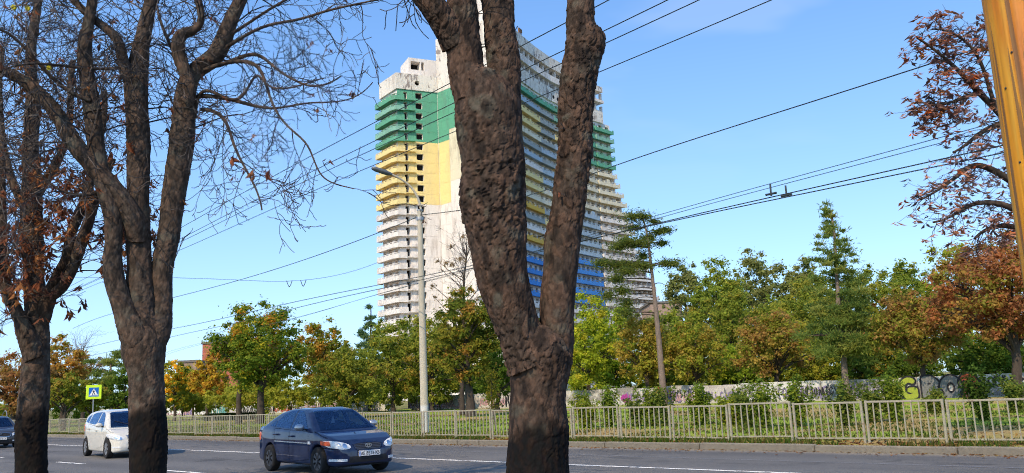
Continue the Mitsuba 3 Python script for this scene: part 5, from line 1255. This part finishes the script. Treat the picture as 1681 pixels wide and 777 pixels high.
for k, (x, y, h, rx, pal, label) in enumerate(BUSH):
    r_ = np.random.default_rng(900 + k)
    t = thing('young_bush', label, 'bush')
    zg = .1
    o_, tp = [], []
    for q_ in range(14):
        a = r_.uniform(0, 6.28)
        grow(r_, np.array([x + r_.normal(0, .05), y + r_.normal(0, .05), zg]), np.array([math.cos(a) * .42 * rx / h, math.sin(a) * .42 * rx / h, 1.]), h * r_.uniform(.55, 1.08), .012, 0, o_, tp, .0, .0, .3, .004)
    part(t, 'stems', twig_mesh(o_), 'bark_park', kind='stuff')
    rx *= .85
    N = int(2300 * (rx / .35) ** 1.2)
    SP = np.vstack([p_[1:] for p_, _ in o_])
    pick = SP[r_.integers(0, len(SP), N)]
    pos = pick + r_.normal(0, .04 + rx * .13, (N, 3)) * [1, 1, .9]
    pos[:, 2] = np.clip(pos[:, 2], .16, None)
    a = np.arctan2(pos[:, 1] - y, pos[:, 0] - x)
    up_n = unit(np.column_stack([np.cos(a) * .7, np.sin(a) * .7, np.ones(N) * .8]) + r_.normal(0, .4, (N, 3)))
    v, f = rhombs(pos, r_.uniform(.035, .085, N), r_.uniform(.022, .05, N), unit(np.cross(up_n, r_.normal(0, 1, (N, 3)))), up_n, .25)
    cols = np.array([c[:3] for c in PAL[pal]]); lc = cols[r_.integers(0, len(cols), N)] * r_.uniform(1.2, 2.8, (N, 1))
    part(t, 'foliage', mesh(v, f), 'leaf', color=np.repeat(lc, 4, 0), kind='stuff')
# sapling tied to a stake left of the centre trunk
t = thing('staked_sapling', 'thin yellowing sapling on a pale stake just left of the large centre trunk', 'sapling')
sx, sy = -1.05, 33.6
part(t, 'stake', tube([[sx + .12, sy, .05], [sx + .03, sy, 1.0], [sx - .04, sy, 1.7]], .022, 8), 'bark_twig_pale')
part(t, 'stem', tube([[sx, sy, .05], [sx - .03, sy, 1.2], [sx + .04, sy, 2.3]], [.02, .016, .008], 8), 'bark_park')
r_ = np.random.default_rng(4); N = 500
pos = np.column_stack([sx + r_.normal(0, .14, N), sy + r_.normal(0, .14, N), r_.uniform(.9, 2.5, N)])
v, f = rhombs(pos, r_.uniform(.04, .07, N), r_.uniform(.02, .04, N), unit(r_.normal(0, 1, (N, 3))), unit(r_.normal(0, .5, (N, 3)) + [0, 0, 1]), .2)
part(t, 'foliage', mesh(v, f), 'leaf', color=np.repeat(np.array([[.30, .24, .03], [.20, .2, .03]])[r_.integers(0, 2, N)] * r_.uniform(.7, 1.2, (N, 1)), 4, 0), kind='stuff')

# ------------------------------------------------------------------ cars: a body as the smooth meeting of three outlines, parts cut out of its skin


def poly_sdf(poly, X, Z):
    """signed distance to a polygon (negative inside) at the points of a grid"""
    P = np.asarray(poly, float); Q = np.roll(P, -1, 0)
    x, z = X.ravel(), Z.ravel(); best = np.full(x.shape, 1e9); ins = np.zeros(x.shape, bool)
    for (ax, az_), (bx, bz) in zip(P, Q):
        ex, ez = bx - ax, bz - az_
        u = np.clip(((x - ax) * ex + (z - az_) * ez) / (ex * ex + ez * ez + 1e-12), 0, 1)
        best = np.minimum(best, (x - ax - u * ex) ** 2 + (z - az_ - u * ez) ** 2)
        if bz != az_:
            ins ^= ((az_ > z) != (bz > z)) & (x < ex * (z - az_) / (bz - az_) + ax)
    return (np.where(ins, -1, 1) * np.sqrt(best)).reshape(X.shape)


def smax(a, b, k):
    h = np.clip(.5 + .5 * (a - b) / k, 0, 1)
    return b + (a - b) * h + k * h * (1 - h)


def surface_net(F, o, h):
    """closed quad mesh of the zero level of F on a grid (origin o, step h)"""
    s = F < 0
    n = np.array(F.shape)
    cs = np.zeros(tuple(n - 1), int); acc = np.zeros((*(n - 1), 3)); cnt = np.zeros(tuple(n - 1))
    G = np.stack(np.meshgrid(*[np.arange(k - 1) for k in n], indexing='ij'), -1).astype(float)
    C = list(np.ndindex(2, 2, 2))
    def corner(A, c): return A[c[0]:n[0] - 1 + c[0], c[1]:n[1] - 1 + c[1], c[2]:n[2] - 1 + c[2]]
    for c in C:
        for ax in range(3):
            if c[ax] == 0:
                e = list(c); e[ax] = 1
                a, b = corner(F, c), corner(F, e); x = (a < 0) != (b < 0)
                t = np.where(x, a / np.where(x, a - b, 1), 0)
                p = np.array(c, float) + t[..., None] * np.eye(3)[ax]
                acc += np.where(x[..., None], p, 0); cnt += x
    act = cnt > 0; idx = -np.ones(cs.shape, int); idx[act] = np.arange(act.sum())
    V = (G[act] + acc[act] / cnt[act][:, None]) * h + o
    faces = []
    for ax in range(3):
        b, c = [(1, 2), (2, 0), (0, 1)][ax]
        sl0 = [slice(None)] * 3; sl1 = [slice(None)] * 3
        sl0[ax] = slice(0, n[ax] - 1); sl1[ax] = slice(1, n[ax])
        x = s[tuple(sl0)] != s[tuple(sl1)]
        I = np.argwhere(x); I = I[(I[:, b] > 0) & (I[:, c] > 0) & (I[:, b] < n[b] - 1) & (I[:, c] < n[c] - 1)]
        flip = s[tuple(sl0)][tuple(I.T)]
        def at(db, dc):
            J = I.copy(); J[:, b] += db; J[:, c] += dc
            return idx[tuple(J.T)]
        q = np.stack([at(-1, -1), at(0, -1), at(0, 0), at(-1, 0)], 1)
        q[~flip] = q[~flip][:, ::-1]
        faces.append(q)
    q = np.vstack(faces)
    return mesh(V, np.vstack([q[:, [0, 1, 2]], q[:, [0, 2, 3]]]))


def mirror_half(h):
    return [(y, z) for y, z in h] + [(-y, z) for y, z in h[::-1]]


def prism_y(poly, y0, y1):
    """(x, z) outline pushed along y"""
    c = m3.CrossSection([np.array(poly, float)], m3.FillRule.NonZero).extrude(y1 - y0)
    return c.transform(np.array([[1., 0, 0, 0], [0, 0, 1, y0], [0, 1, 0, 0]]))


def prism_x(poly, x0, x1):
    """(y, z) outline pushed along x"""
    c = m3.CrossSection([np.array(poly, float)], m3.FillRule.NonZero).extrude(x1 - x0)
    return c.transform(np.array([[0., 0, 1, x0], [1, 0, 0, 0], [0, 1, 0, 0]]))


def make_car(spec, label, paint, where, heading, rim, step=.028):
    t = thing('car', label, 'car', None)
    wb, tr, R, W = spec['wb'], spec['track'], spec['R'], spec['W']
    o = np.array([spec['x0'] - .12, -W / 2 - .12, .02]); hi_ = np.array([spec['x1'] + .12, W / 2 + .12, spec['H'] + .12])
    ax = [np.arange(o[k], hi_[k], step) for k in range(3)]
    X2, Z2 = np.meshgrid(ax[0], ax[2], indexing='ij'); Y3, Z3 = np.meshgrid(ax[1], ax[2], indexing='ij'); X1, Y1 = np.meshgrid(ax[0], ax[1], indexing='ij')
    sl, sg = poly_sdf(spec['lower'], X2, Z2)[:, None, :], poly_sdf(spec['green'], X2, Z2)[:, None, :]
    fr = poly_sdf(mirror_half(spec['front']), Y3, Z3)[None]; pl = poly_sdf(mirror_half([(y, x) for x, y in spec['plan']])[:], Y1, X1)[:, :, None]
    low = smax(smax(sl, fr, .07), pl, .09)
    top = smax(smax(sg, fr, .09), pl + .0, .10)
    k = .035; h = np.clip(.5 + .5 * (top - low) / k, 0, 1); F = top + (low - top) * h - k * h * (1 - h)
    XX, ZZ = X2[:, None, :], Z2[:, None, :]; YY = np.abs(Y3[None])
    for sx in (-1, 1):
        well = np.maximum(np.sqrt((XX - sx * wb / 2) ** 2 + (ZZ - R) ** 2) - (R + .055), (W / 2 - .30) - YY)
        F = np.maximum(F, -well)
    def net(e):
        m = surface_net(F - e, o, step); trimesh.smoothing.filter_taubin(m, .5, .52, 8)
        return man(m)
    body, skin, skin2, deep, deeper, inside = [net(e) for e in (0., .007, .014, -.03, -.055, -.004)]
    M = T().translate([float(where[0]), float(where[1]), 0.]).rotate([0, 0, 1], math.degrees(heading))
    A = np.array(M.matrix, float).reshape(4, 4)

    def put(name, m, mat, smooth=35, parent=None, label=None):
        if isinstance(m, m3.Manifold):
            if m.is_empty(): return None
            q = m.to_mesh(); m = mesh(q.vert_properties[:, :3], q.tri_verts)
        return part(parent or t, name, mesh(trimesh.transform_points(m.vertices, A), m.faces), mat, smooth=smooth, label=label)

    far = 3.
    # grooves of the doors and the bonnet
    shell = body - deep
    cuts_ = []
    for poly in spec['seams']:
        g = np.array(stroke(poly, .0065).exterior.coords)[:-1]
        for y0, y1 in ((-far, -.52), (.52, far)):
            cuts_.append(prism_y(g, y0, y1))
    body = body - (m3.Manifold.batch_boolean(cuts_, m3.OpType.Add) ^ shell)
    # hollow cabin, window openings through the shell
    cabin = deeper ^ man(box(-1.75, 1.25, -2, 2, spec['sill_z'], 3))
    panes = [prism_y(poly, y0, y1) for nm, poly in spec['side_glass'] for y0, y1 in ((-far, -.3), (.3, far))] + [prism_x(mirror_half(spec['screen']), .15, far), prism_x(mirror_half(spec['rear_screen']), -far, -.9)]
    body = body - cabin - (m3.Manifold.batch_boolean(panes, m3.OpType.Add) ^ (skin2 - deeper))
    film = skin - inside
    put('body', body, paint, 62)
    zs_ = spec['sill_z']
    for x_, ys_ in ((.0, (-.36, .36)), (-.95, (-.38, .38))):
        for y_ in ys_:
            sh = [(-.16, 0), (.02, 0), (-.02, .3), (-.10, .40), (-.19, .40)]
            st_ = put('seat', m3.Manifold.batch_hull([prism_y([(x_ - .05 + a_, zs_ - .02 + b_ * .85) for a_, b_ in sh], y_ - .22 + q_, y_ + .22 - q_) for q_ in (0., .04)]), 'seat_cloth', 30)
            put('headrest', trimesh.creation.icosphere(2).apply_scale([.05, .12, .085]).apply_translation([x_ - .20, y_, zs_ + .43]), 'seat_cloth', True, parent=st_)
    put('dashboard', m3.Manifold.batch_hull([prism_y([(.62, zs_ - .02), (1.15, zs_ - .02), (1.1, zs_ + .06), (.72, zs_ + .10)], -.6 + q_, .6 - q_) for q_ in (0., .05)]), 'car_black', 30)
    a = np.linspace(0, 2 * np.pi, 30)
    put('steering_wheel', tube(np.column_stack([.55 + .06 * np.cos(a), .36 + .17 * np.sin(a), zs_ + .12 + .16 * np.cos(a)]), .014, 8), 'car_black', True)
    mz_ = spec['mirror_z']
    put('rear_view_mirror', cham(.40, .43, -.11, .11, mz_ - .03, mz_ + .03, .01), 'car_black', False)
    if spec['badge_kind'] == 'slanted_h':
        put('pendant', trimesh.convex.convex_hull(np.array([[.42, -.05, mz_ - .22], [.42, .05, mz_ - .22], [.42, 0, mz_ - .06], [.425, -.05, mz_ - .22], [.425, .05, mz_ - .22], [.425, 0, mz_ - .06]])), 'plate_white', False, label='small white pendant hanging behind the windscreen')
    for nm, poly in spec['side_glass']:
        for y0, y1 in ((-far, -.3), (.3, far)):
            put(nm, film ^ prism_y(poly, y0, y1), 'car_glass', 40)
    put('windscreen', film ^ prism_x(mirror_half(spec['screen']), .15, far), 'car_glass', 40)
    put('rear_window', film ^ prism_x(mirror_half(spec['rear_screen']), -far, -.9), 'car_glass', 40)
    for sgn_ in (-1, 1):
        hl = put('headlight', skin ^ prism_x([(sgn_ * y, z) for y, z in spec['lamp']][::sgn_], spec['lamp_x'], far), 'lamp_clear', 40)
        put('indicator', skin2 ^ prism_x([(sgn_ * y, z) for y, z in spec['amber']][::sgn_], spec['lamp_x'] - .1, far), spec['amber_mat'], 40, parent=hl)
        for cy, cz, cr in spec['bulbs']:
            a = np.linspace(0, 2 * np.pi, 16)[:-1]
            put('reflector', skin2 ^ prism_x([(sgn_ * cy + cr * math.cos(x), cz + cr * math.sin(x)) for x in a], spec['lamp_x'], far), 'chrome', 40, parent=hl)
        put('fog_light', skin2 ^ prism_x([(sgn_ * y, z) for y, z in spec['fog']][::sgn_], 1.2, far), 'lamp_clear', 40)
        put('tail_light', skin ^ prism_x([(sgn_ * y, z) for y, z in spec['tail']][::sgn_], -far, -1.2), 'lamp_amber', 40)
    gr = put('grille', skin ^ prism_x(spec['grille'], 1.3, far), 'car_black', 40)
    gz0, gz1 = min(p_[1] for p_ in spec['grille']), max(p_[1] for p_ in spec['grille'])
    if spec['bars'] == 'h':
        for q_ in range(spec['nbars']):
            z = gz0 + (gz1 - gz0) * (q_ + .7) / (spec['nbars'] + .4)
            put('grille_bar', (skin2 ^ prism_x(spec['grille'], 1.3, far)) ^ prism_x([(-1, z - .008), (1, z - .008), (1, z + .008), (-1, z + .008)], 1.3, far), spec['bar_mat'], 40, parent=gr)
    rim_ = np.array(Polygon(spec['grille']).exterior.coords)
    ring = m3.CrossSection([np.array(Polygon(spec['grille']).buffer(.022).exterior.coords)[:-1]], m3.FillRule.NonZero) - m3.CrossSection([rim_[:-1]], m3.FillRule.NonZero)
    put('grille_frame', skin2 ^ ring.extrude(2.).transform(np.array([[0., 0, 1, 1.3], [1, 0, 0, 0], [0, 1, 0, 0]])), spec['frame_mat'], 40, parent=gr)
    put('lower_grille', skin ^ prism_x(spec['intake'], 1.3, far), 'car_black', 40)
    bp = spec['bumper_strip']
    if bp:
        put('bumper_strip', skin2 ^ prism_x(bp, 1.2, far), paint, 40)
    # number plate
    px, pz = spec['plate']
    pt = put('number_plate', cham(px, px + .014, -.26, .26, pz - .056, pz + .056, .003), 'plate_white', False)
    tx = meshkit.text_mesh(spec['reg'], .075, .003, bold=True)
    ex = tx.bounds; s_ = .45 / (ex[1, 0] - ex[0, 0]); v = np.array(tx.vertices)
    v = np.column_stack([px + .0145 + v[:, 2], (v[:, 0] - (ex[0, 0] + ex[1, 0]) / 2) * s_ + .012, pz - .036 + v[:, 1] * .95])
    put('plate_letters', mesh(v, tx.faces), 'sign_black', False, parent=pt)
    put('plate_band', box(px + .0142, px + .0162, -.255, -.225, pz - .05, pz + .05), 'sign_blue', False, parent=pt)
    # badge
    bx, bz = spec['badge']
    if spec['badge_kind'] == 'slanted_h':
        a = np.linspace(0, 2 * np.pi, 40)
        el = LineString(np.column_stack([.075 * np.cos(a), .04 * np.sin(a)])).buffer(.007)
        hh = el.union(stroke([(-.04, -.026), (-.018, .028)], .009)).union(stroke([(.018, -.028), (.04, .026)], .009)).union(stroke([(-.028, -.004), (0, .006), (.028, .004)], .007))
    else:
        hh = Polygon(arc(0, 0, .05, .05, 0, 350, 24)).difference(Polygon(arc(0, 0, .038, .038, 0, 350, 24)))
        if spec['badge_kind'] == 'star':
            for a in (90, 210, 330):
                hh = hh.union(Polygon([(.04 * math.cos(math.radians(a)), .04 * math.sin(math.radians(a))), (.012 * math.cos(math.radians(a + 60)), .012 * math.sin(math.radians(a + 60))), (.012 * math.cos(math.radians(a - 60)), .012 * math.sin(math.radians(a - 60)))]).buffer(.003))
    bm = []
    for g in getattr(hh, 'geoms', [hh]):
        m = trimesh.creation.extrude_polygon(g, .012, engine='earcut'); v = np.array(m.vertices)
        bm.append(mesh(np.column_stack([bx + v[:, 2], -v[:, 0], bz + v[:, 1]]), m.faces[:, ::-1]))
    put('badge', cat(bm), 'chrome', False)
    # mirrors, handles, mouldings, wipers
    for sgn_ in (-1, 1):
        mx, my, mz = spec['mirror']
        sp_ = trimesh.creation.icosphere(3); sp_.apply_scale([.085, .115, .075]); sp_.apply_translation([mx, sgn_ * (my + .13), mz])
        mi_ = put('mirror', sp_, spec['mirror_mat'], True)
        put('mirror_foot', cham(mx - .03, mx + .05, *sorted((sgn_ * (my - .06), sgn_ * (my + .09))), mz - .07, mz - .03, .01), 'car_black', False, parent=mi_)
        for hx, hz in spec['handles']:
            put('door_handle', cham(hx - .09, hx + .09, *sorted((sgn_ * (W / 2 - .035), sgn_ * (W / 2 + .022))), hz - .017, hz + .017, .008), paint if spec['mirror_mat'] != 'rim_alloy' else 'car_navy', False)
        if spec['mould']:
            x0, x1, z0, z1 = spec['mould']
            put('side_moulding', skin2 ^ prism_y([(x0, z0), (x1, z0 - .02), (x1, z1 - .02), (x0, z1)], *((-far, -.5) if sgn_ < 0 else (.5, far))), 'rim_alloy', 40)
            put('side_repeater', skin2 ^ prism_y([(x1 + .05, z0 - .03), (x1 + .17, z0 - .03), (x1 + .13, z1 + .01), (x1 + .05, z1 + .01)], *((-far, -.5) if sgn_ < 0 else (.5, far))), 'lamp_clear', 40)
        if spec.get('sill'):
            x0, x1, z0, z1 = spec['sill']
            put('side_sill', skin2 ^ prism_y([(x0, z0), (x1, z0), (x1, z1), (x0, z1)], *((-far, -.5) if sgn_ < 0 else (.5, far))), 'car_black', 40)
        if spec.get('rails'):
            x0, x1, z0 = spec['rails']
            put('roof_rail', tube(spline([[x0, sgn_ * .52, z0 - .09, 0], [x0 + .1, sgn_ * .53, z0, 0], [x1 - .1, sgn_ * .53, z0 + .01, 0], [x1, sgn_ * .52, z0 - .08, 0]], .1)[0][:, :3], .017, 8), 'grey_steel', True)
    (sx0, sz0), (sx1, sz1) = spec['wiper']
    for y0 in (-.1, .42):
        put('wiper', tube([[sx0, y0, sz0], [sx1, y0 - .45, sz1]], .009, 6), 'car_black', True)
    # wheels
    for sx in (-1, 1):
        for sy in (-1, 1):
            c = np.array([sx * wb / 2, sy * (tr / 2), R])
            prof = [(R * .62, -.085), (R * .80, -.1), (R * .93, -.098), (R * .985, -.08), (R, -.04), (R, .04), (R * .985, .08), (R * .93, .098), (R * .80, .1), (R * .62, .085), (R * .62, -.085)]
            ty = trimesh.creation.revolve(np.array(prof), sections=40)
            tf = trimesh.transformations.rotation_matrix(math.pi / 2, [1, 0, 0])
            ty.apply_transform(tf); ty.apply_translation(c)
            w_ = put('wheel', ty, 'tyre_rubber', 40)
            a = np.linspace(0, 2 * np.pi, 48, endpoint=False)
            disc = Polygon(np.column_stack([R * .66 * np.cos(a), R * .66 * np.sin(a)]))
            for q_ in range(spec['spokes']):
                b_ = 2 * math.pi * (q_ + .5) / spec['spokes']
                disc = disc.difference(LineString([(R * .26 * math.cos(b_), R * .26 * math.sin(b_)), (R * .52 * math.cos(b_), R * .52 * math.sin(b_))]).buffer(R * spec['hole']))
            m = trimesh.creation.extrude_polygon(disc, .02, engine='earcut'); v = np.array(m.vertices)
            face = sy * .072
            put('rim', mesh(np.column_stack([v[:, 0], face + sy * (v[:, 2] - .01), v[:, 1]]) + c, m.faces[:, ::-1] if sy > 0 else m.faces), rim, False, parent=w_)
            m = trimesh.creation.cylinder(R * .66, .02, sections=32); m.apply_transform(tf); m.apply_translation(c + [0, sy * .03, 0])
            put('rim_back', m, 'car_black', False, parent=w_)
            m = trimesh.creation.cylinder(R * .15, .03, sections=20); m.apply_transform(tf); m.apply_translation(c + [0, sy * .083, 0])
            put('hub_cap', m, rim, 30, parent=w_)
    put('underbody', box(spec['x0'] + .35, spec['x1'] - .35, -W / 2 + .32, W / 2 - .32, .17, .34), 'car_black', False)
    return t


def scaled(spec, kx, ky, kz):
    out = dict(spec)
    return out


SEDAN = dict(sill_z=.80, mirror_z=1.30, wb=2.5, track=1.47, R=.305, W=1.695, H=1.47, x0=-2.21, x1=2.07,
    lower=[(-2.08, .24), (-2.20, .33), (-2.22, .55), (-2.20, .80), (-2.14, .98), (-1.98, 1.035), (-1.5, 1.03), (-.4, .97), (.6, .935), (1.0, .94), (1.3, .90), (1.6, .835), (1.85, .745), (1.99, .64), (2.06, .53), (2.08, .36), (2.03, .24), (1.85, .19), (-1.8, .20)],
    green=[(-1.85, .9), (-1.80, 1.02), (-1.45, 1.20), (-1.05, 1.365), (-.65, 1.445), (-.2, 1.472), (.15, 1.445), (.45, 1.36), (1.12, .95), (1.1, .85)],
    front=[(.70, .17), (.80, .24), (.835, .40), (.848, .60), (.843, .76), (.81, .90), (.775, .99), (.60, 1.34), (.52, 1.425), (.40, 1.462), (.15, 1.475)],
    plan=[(-2.215, .45), (-2.17, .62), (-2.05, .72), (-1.7, .80), (-1.1, .842), (0, .8475), (1.1, .84), (1.55, .80), (1.85, .715), (1.99, .60), (2.06, .42), (2.08, .2)],
    seams=[[(.78, .93), (.86, .62), (.83, .33), (.0, .27)], [(-.16, .97), (-.16, .55), (-.14, .27)], [(-.16, 1.40), (-.16, .97)], [(-1.02, 1.0), (-.92, .66), (-.72, .45), (-.62, .27)], [(-1.02, 1.0), (-.2, .965), (.78, .935)], [(1.05, .93), (1.62, .79)], [(1.3, .60), (1.62, .58), (1.9, .55)]],
    side_glass=[('front_side_window', [(.72, .985), (-.11, .998), (-.11, 1.395), (.10, 1.375), (.30, 1.30)]), ('rear_side_window', [(-.20, .998), (-.98, 1.03), (-1.02, 1.15), (-.80, 1.305), (-.5, 1.385), (-.20, 1.402)]), ('quarter_window', [(-1.04, 1.035), (-1.36, 1.055), (-1.12, 1.17), (-1.06, 1.16)])],
    screen=[(.66, .955), (.62, 1.06), (.505, 1.36), (.45, 1.385), (0, 1.405)], rear_screen=[(.60, 1.06), (.50, 1.32), (0, 1.36)],
    lamp=[(.40, .60), (.45, .565), (.60, .56), (.76, .60), (.83, .68), (.83, .745), (.74, .745), (.56, .71), (.43, .655)], lamp_x=1.5, amber=[(.755, .625), (.80, .645), (.83, .69), (.83, .735), (.765, .735)], amber_mat='lamp_amber',
    bulbs=[(.54, .635, .05), (.645, .665, .035)], fog=[(.50, .30), (.76, .315), (.76, .365), (.50, .36)], tail=[(.55, .72), (.76, .72), (.76, .9), (.55, .9)],
    grille=[(-.33, .655), (-.30, .57), (-.24, .53), (.24, .53), (.30, .57), (.33, .655), (.2, .672), (-.2, .672)], bars='h', nbars=4, bar_mat='rim_dark', frame_mat='car_navy', intake=[(-.48, .275), (.48, .275), (.44, .405), (-.44, .405)], bumper_strip=None,
    plate=(2.085, .455), reg='AE 8576 KB', badge=(2.035, .615), badge_kind='slanted_h', mirror=(.62, .80, 1.03), mirror_mat='rim_alloy', handles=[(-.02, .83), (-.86, .86)], mould=(-.95, .78, .695, .715), wiper=((1.02, 1.0), (.84, 1.12)), spokes=8, hole=.075)  # mirror_mat is pale alloy: sun brightness put into the mirror colour
HATCH = dict(SEDAN, wb=2.58, track=1.52, W=1.77, H=1.49, R=.32, reg='AE 3108 CK', badge_kind='ring', frame_mat='chrome', bar_mat='car_black', nbars=3, mirror_mat='car_grey', amber_mat='lamp_clear', mould=None, rails=(-1.3, .1, 1.52),
    lower=[(x * 1.03, z * 1.01) for x, z in SEDAN['lower']], green=[(-2.0, .95), (-1.95, 1.1), (-1.75, 1.36), (-1.3, 1.46), (-.6, 1.49), (-.2, 1.485), (.15, 1.455), (.45, 1.37), (1.12, .95), (1.1, .85)],
    front=[(y * 1.044, z * 1.012) for y, z in SEDAN['front']], plan=[(x * 1.03, y * 1.044) for x, y in SEDAN['plan']], plate=(2.15, .44), badge=(2.10, .67), x0=-2.30, x1=2.16,
    grille=[(-.44, .66), (-.40, .545), (.40, .545), (.44, .66), (.2, .69), (-.2, .69)], lamp=[(.48, .56), (.80, .60), (.86, .70), (.78, .73), (.50, .68)], bulbs=[(.58, .625, .045), (.69, .65, .045)])
VAN = dict(sill_z=.88, mirror_z=1.40, wb=2.778, track=1.54, R=.318, W=1.777, H=1.605, x0=-2.11, x1=2.16,
    lower=[(-1.95, .22), (-2.09, .34), (-2.12, .6), (-2.10, .92), (-1.98, 1.12), (-1.2, 1.08), (.2, 1.00), (1.0, .965), (1.32, .97), (1.62, .915), (1.90, .80), (2.06, .68), (2.14, .53), (2.16, .36), (2.08, .22), (1.85, .17), (-1.7, .18)],
    green=[(-2.07, .95), (-2.04, 1.12), (-1.92, 1.36), (-1.72, 1.50), (-1.3, 1.565), (-.6, 1.603), (-.1, 1.60), (.3, 1.55), (.62, 1.45), (1.40, .98), (1.38, .88)],
    front=[(.74, .15), (.84, .22), (.875, .40), (.8885, .62), (.882, .85), (.855, 1.0), (.82, 1.08), (.67, 1.43), (.60, 1.53), (.46, 1.59), (.15, 1.607)],
    plan=[(-2.12, .5), (-2.08, .66), (-1.9, .78), (-1.4, .862), (-.6, .885), (.6, .8885), (1.3, .875), (1.7, .825), (1.95, .73), (2.08, .60), (2.145, .42), (2.165, .2)],
    seams=[[(1.02, .98), (1.06, .65), (1.0, .40), (.2, .30)], [(-.05, 1.02), (-.05, .6), (-.04, .30)], [(-.05, 1.5), (-.05, 1.02)], [(-1.15, 1.1), (-1.05, .75), (-.85, .5), (-.72, .30)], [(-1.15, 1.1), (.2, 1.02), (1.02, .985)], [(1.3, .95), (1.8, .82)]],
    side_glass=[('front_side_window', [(.95, 1.03), (.01, 1.075), (.01, 1.50), (.25, 1.485), (.5, 1.40)]), ('rear_side_window', [(-.10, 1.08), (-1.18, 1.13), (-1.2, 1.3), (-1.12, 1.44), (-.8, 1.49), (-.10, 1.505)]), ('quarter_window', [(-1.28, 1.14), (-1.75, 1.18), (-1.62, 1.36), (-1.3, 1.43)])],
    screen=[(.73, .985), (.70, 1.08), (.57, 1.46), (.50, 1.49), (0, 1.51)], rear_screen=[(.62, 1.14), (.52, 1.46), (0, 1.48)],
    lamp=[(.46, .66), (.50, .595), (.66, .58), (.82, .63), (.87, .74), (.86, .80), (.74, .77), (.56, .715)], lamp_x=1.5, amber=[(.76, .63), (.83, .66), (.87, .74), (.86, .79), (.79, .77)], amber_mat='lamp_clear',
    bulbs=[(.59, .64, .045), (.70, .67, .045)], fog=[(.56, .335), (.78, .345), (.76, .385), (.58, .385)], tail=[(.55, .85), (.8, .85), (.8, 1.1), (.55, 1.1)],
    grille=[(-.40, .71), (-.33, .58), (-.2, .55), (.2, .55), (.33, .58), (.40, .71), (.2, .735), (-.2, .735)], bars='h', nbars=3, bar_mat='rim_alloy', frame_mat='rim_alloy', intake=[(-.38, .28), (.38, .28), (.34, .39), (-.34, .39)], bumper_strip=None,
    plate=(2.17, .455), reg='AE 4821 EB', badge=(2.13, .66), badge_kind='star', mirror=(.86, .84, 1.08), mirror_mat='car_white', handles=[(.12, .90), (-.92, .94)], mould=None, wiper=((1.28, 1.06), (1.08, 1.2)), spokes=7, hole=.10)
make_car(SEDAN, 'navy blue sedan with a slanted badge on its grille, driving in front of the fence', 'car_navy', (-4.6, 20.51), -.88, 'rim_dark')
make_car(VAN, 'white compact family car partly hidden by the forked grey trunk', 'car_white', (-13.87, 30.37), -.885, 'rim_alloy', .032)
make_car(HATCH, 'dark grey car with a bright grille cut off by the left edge', 'car_grey', (-25.4, 41.95), -.885, 'rim_alloy', .036)
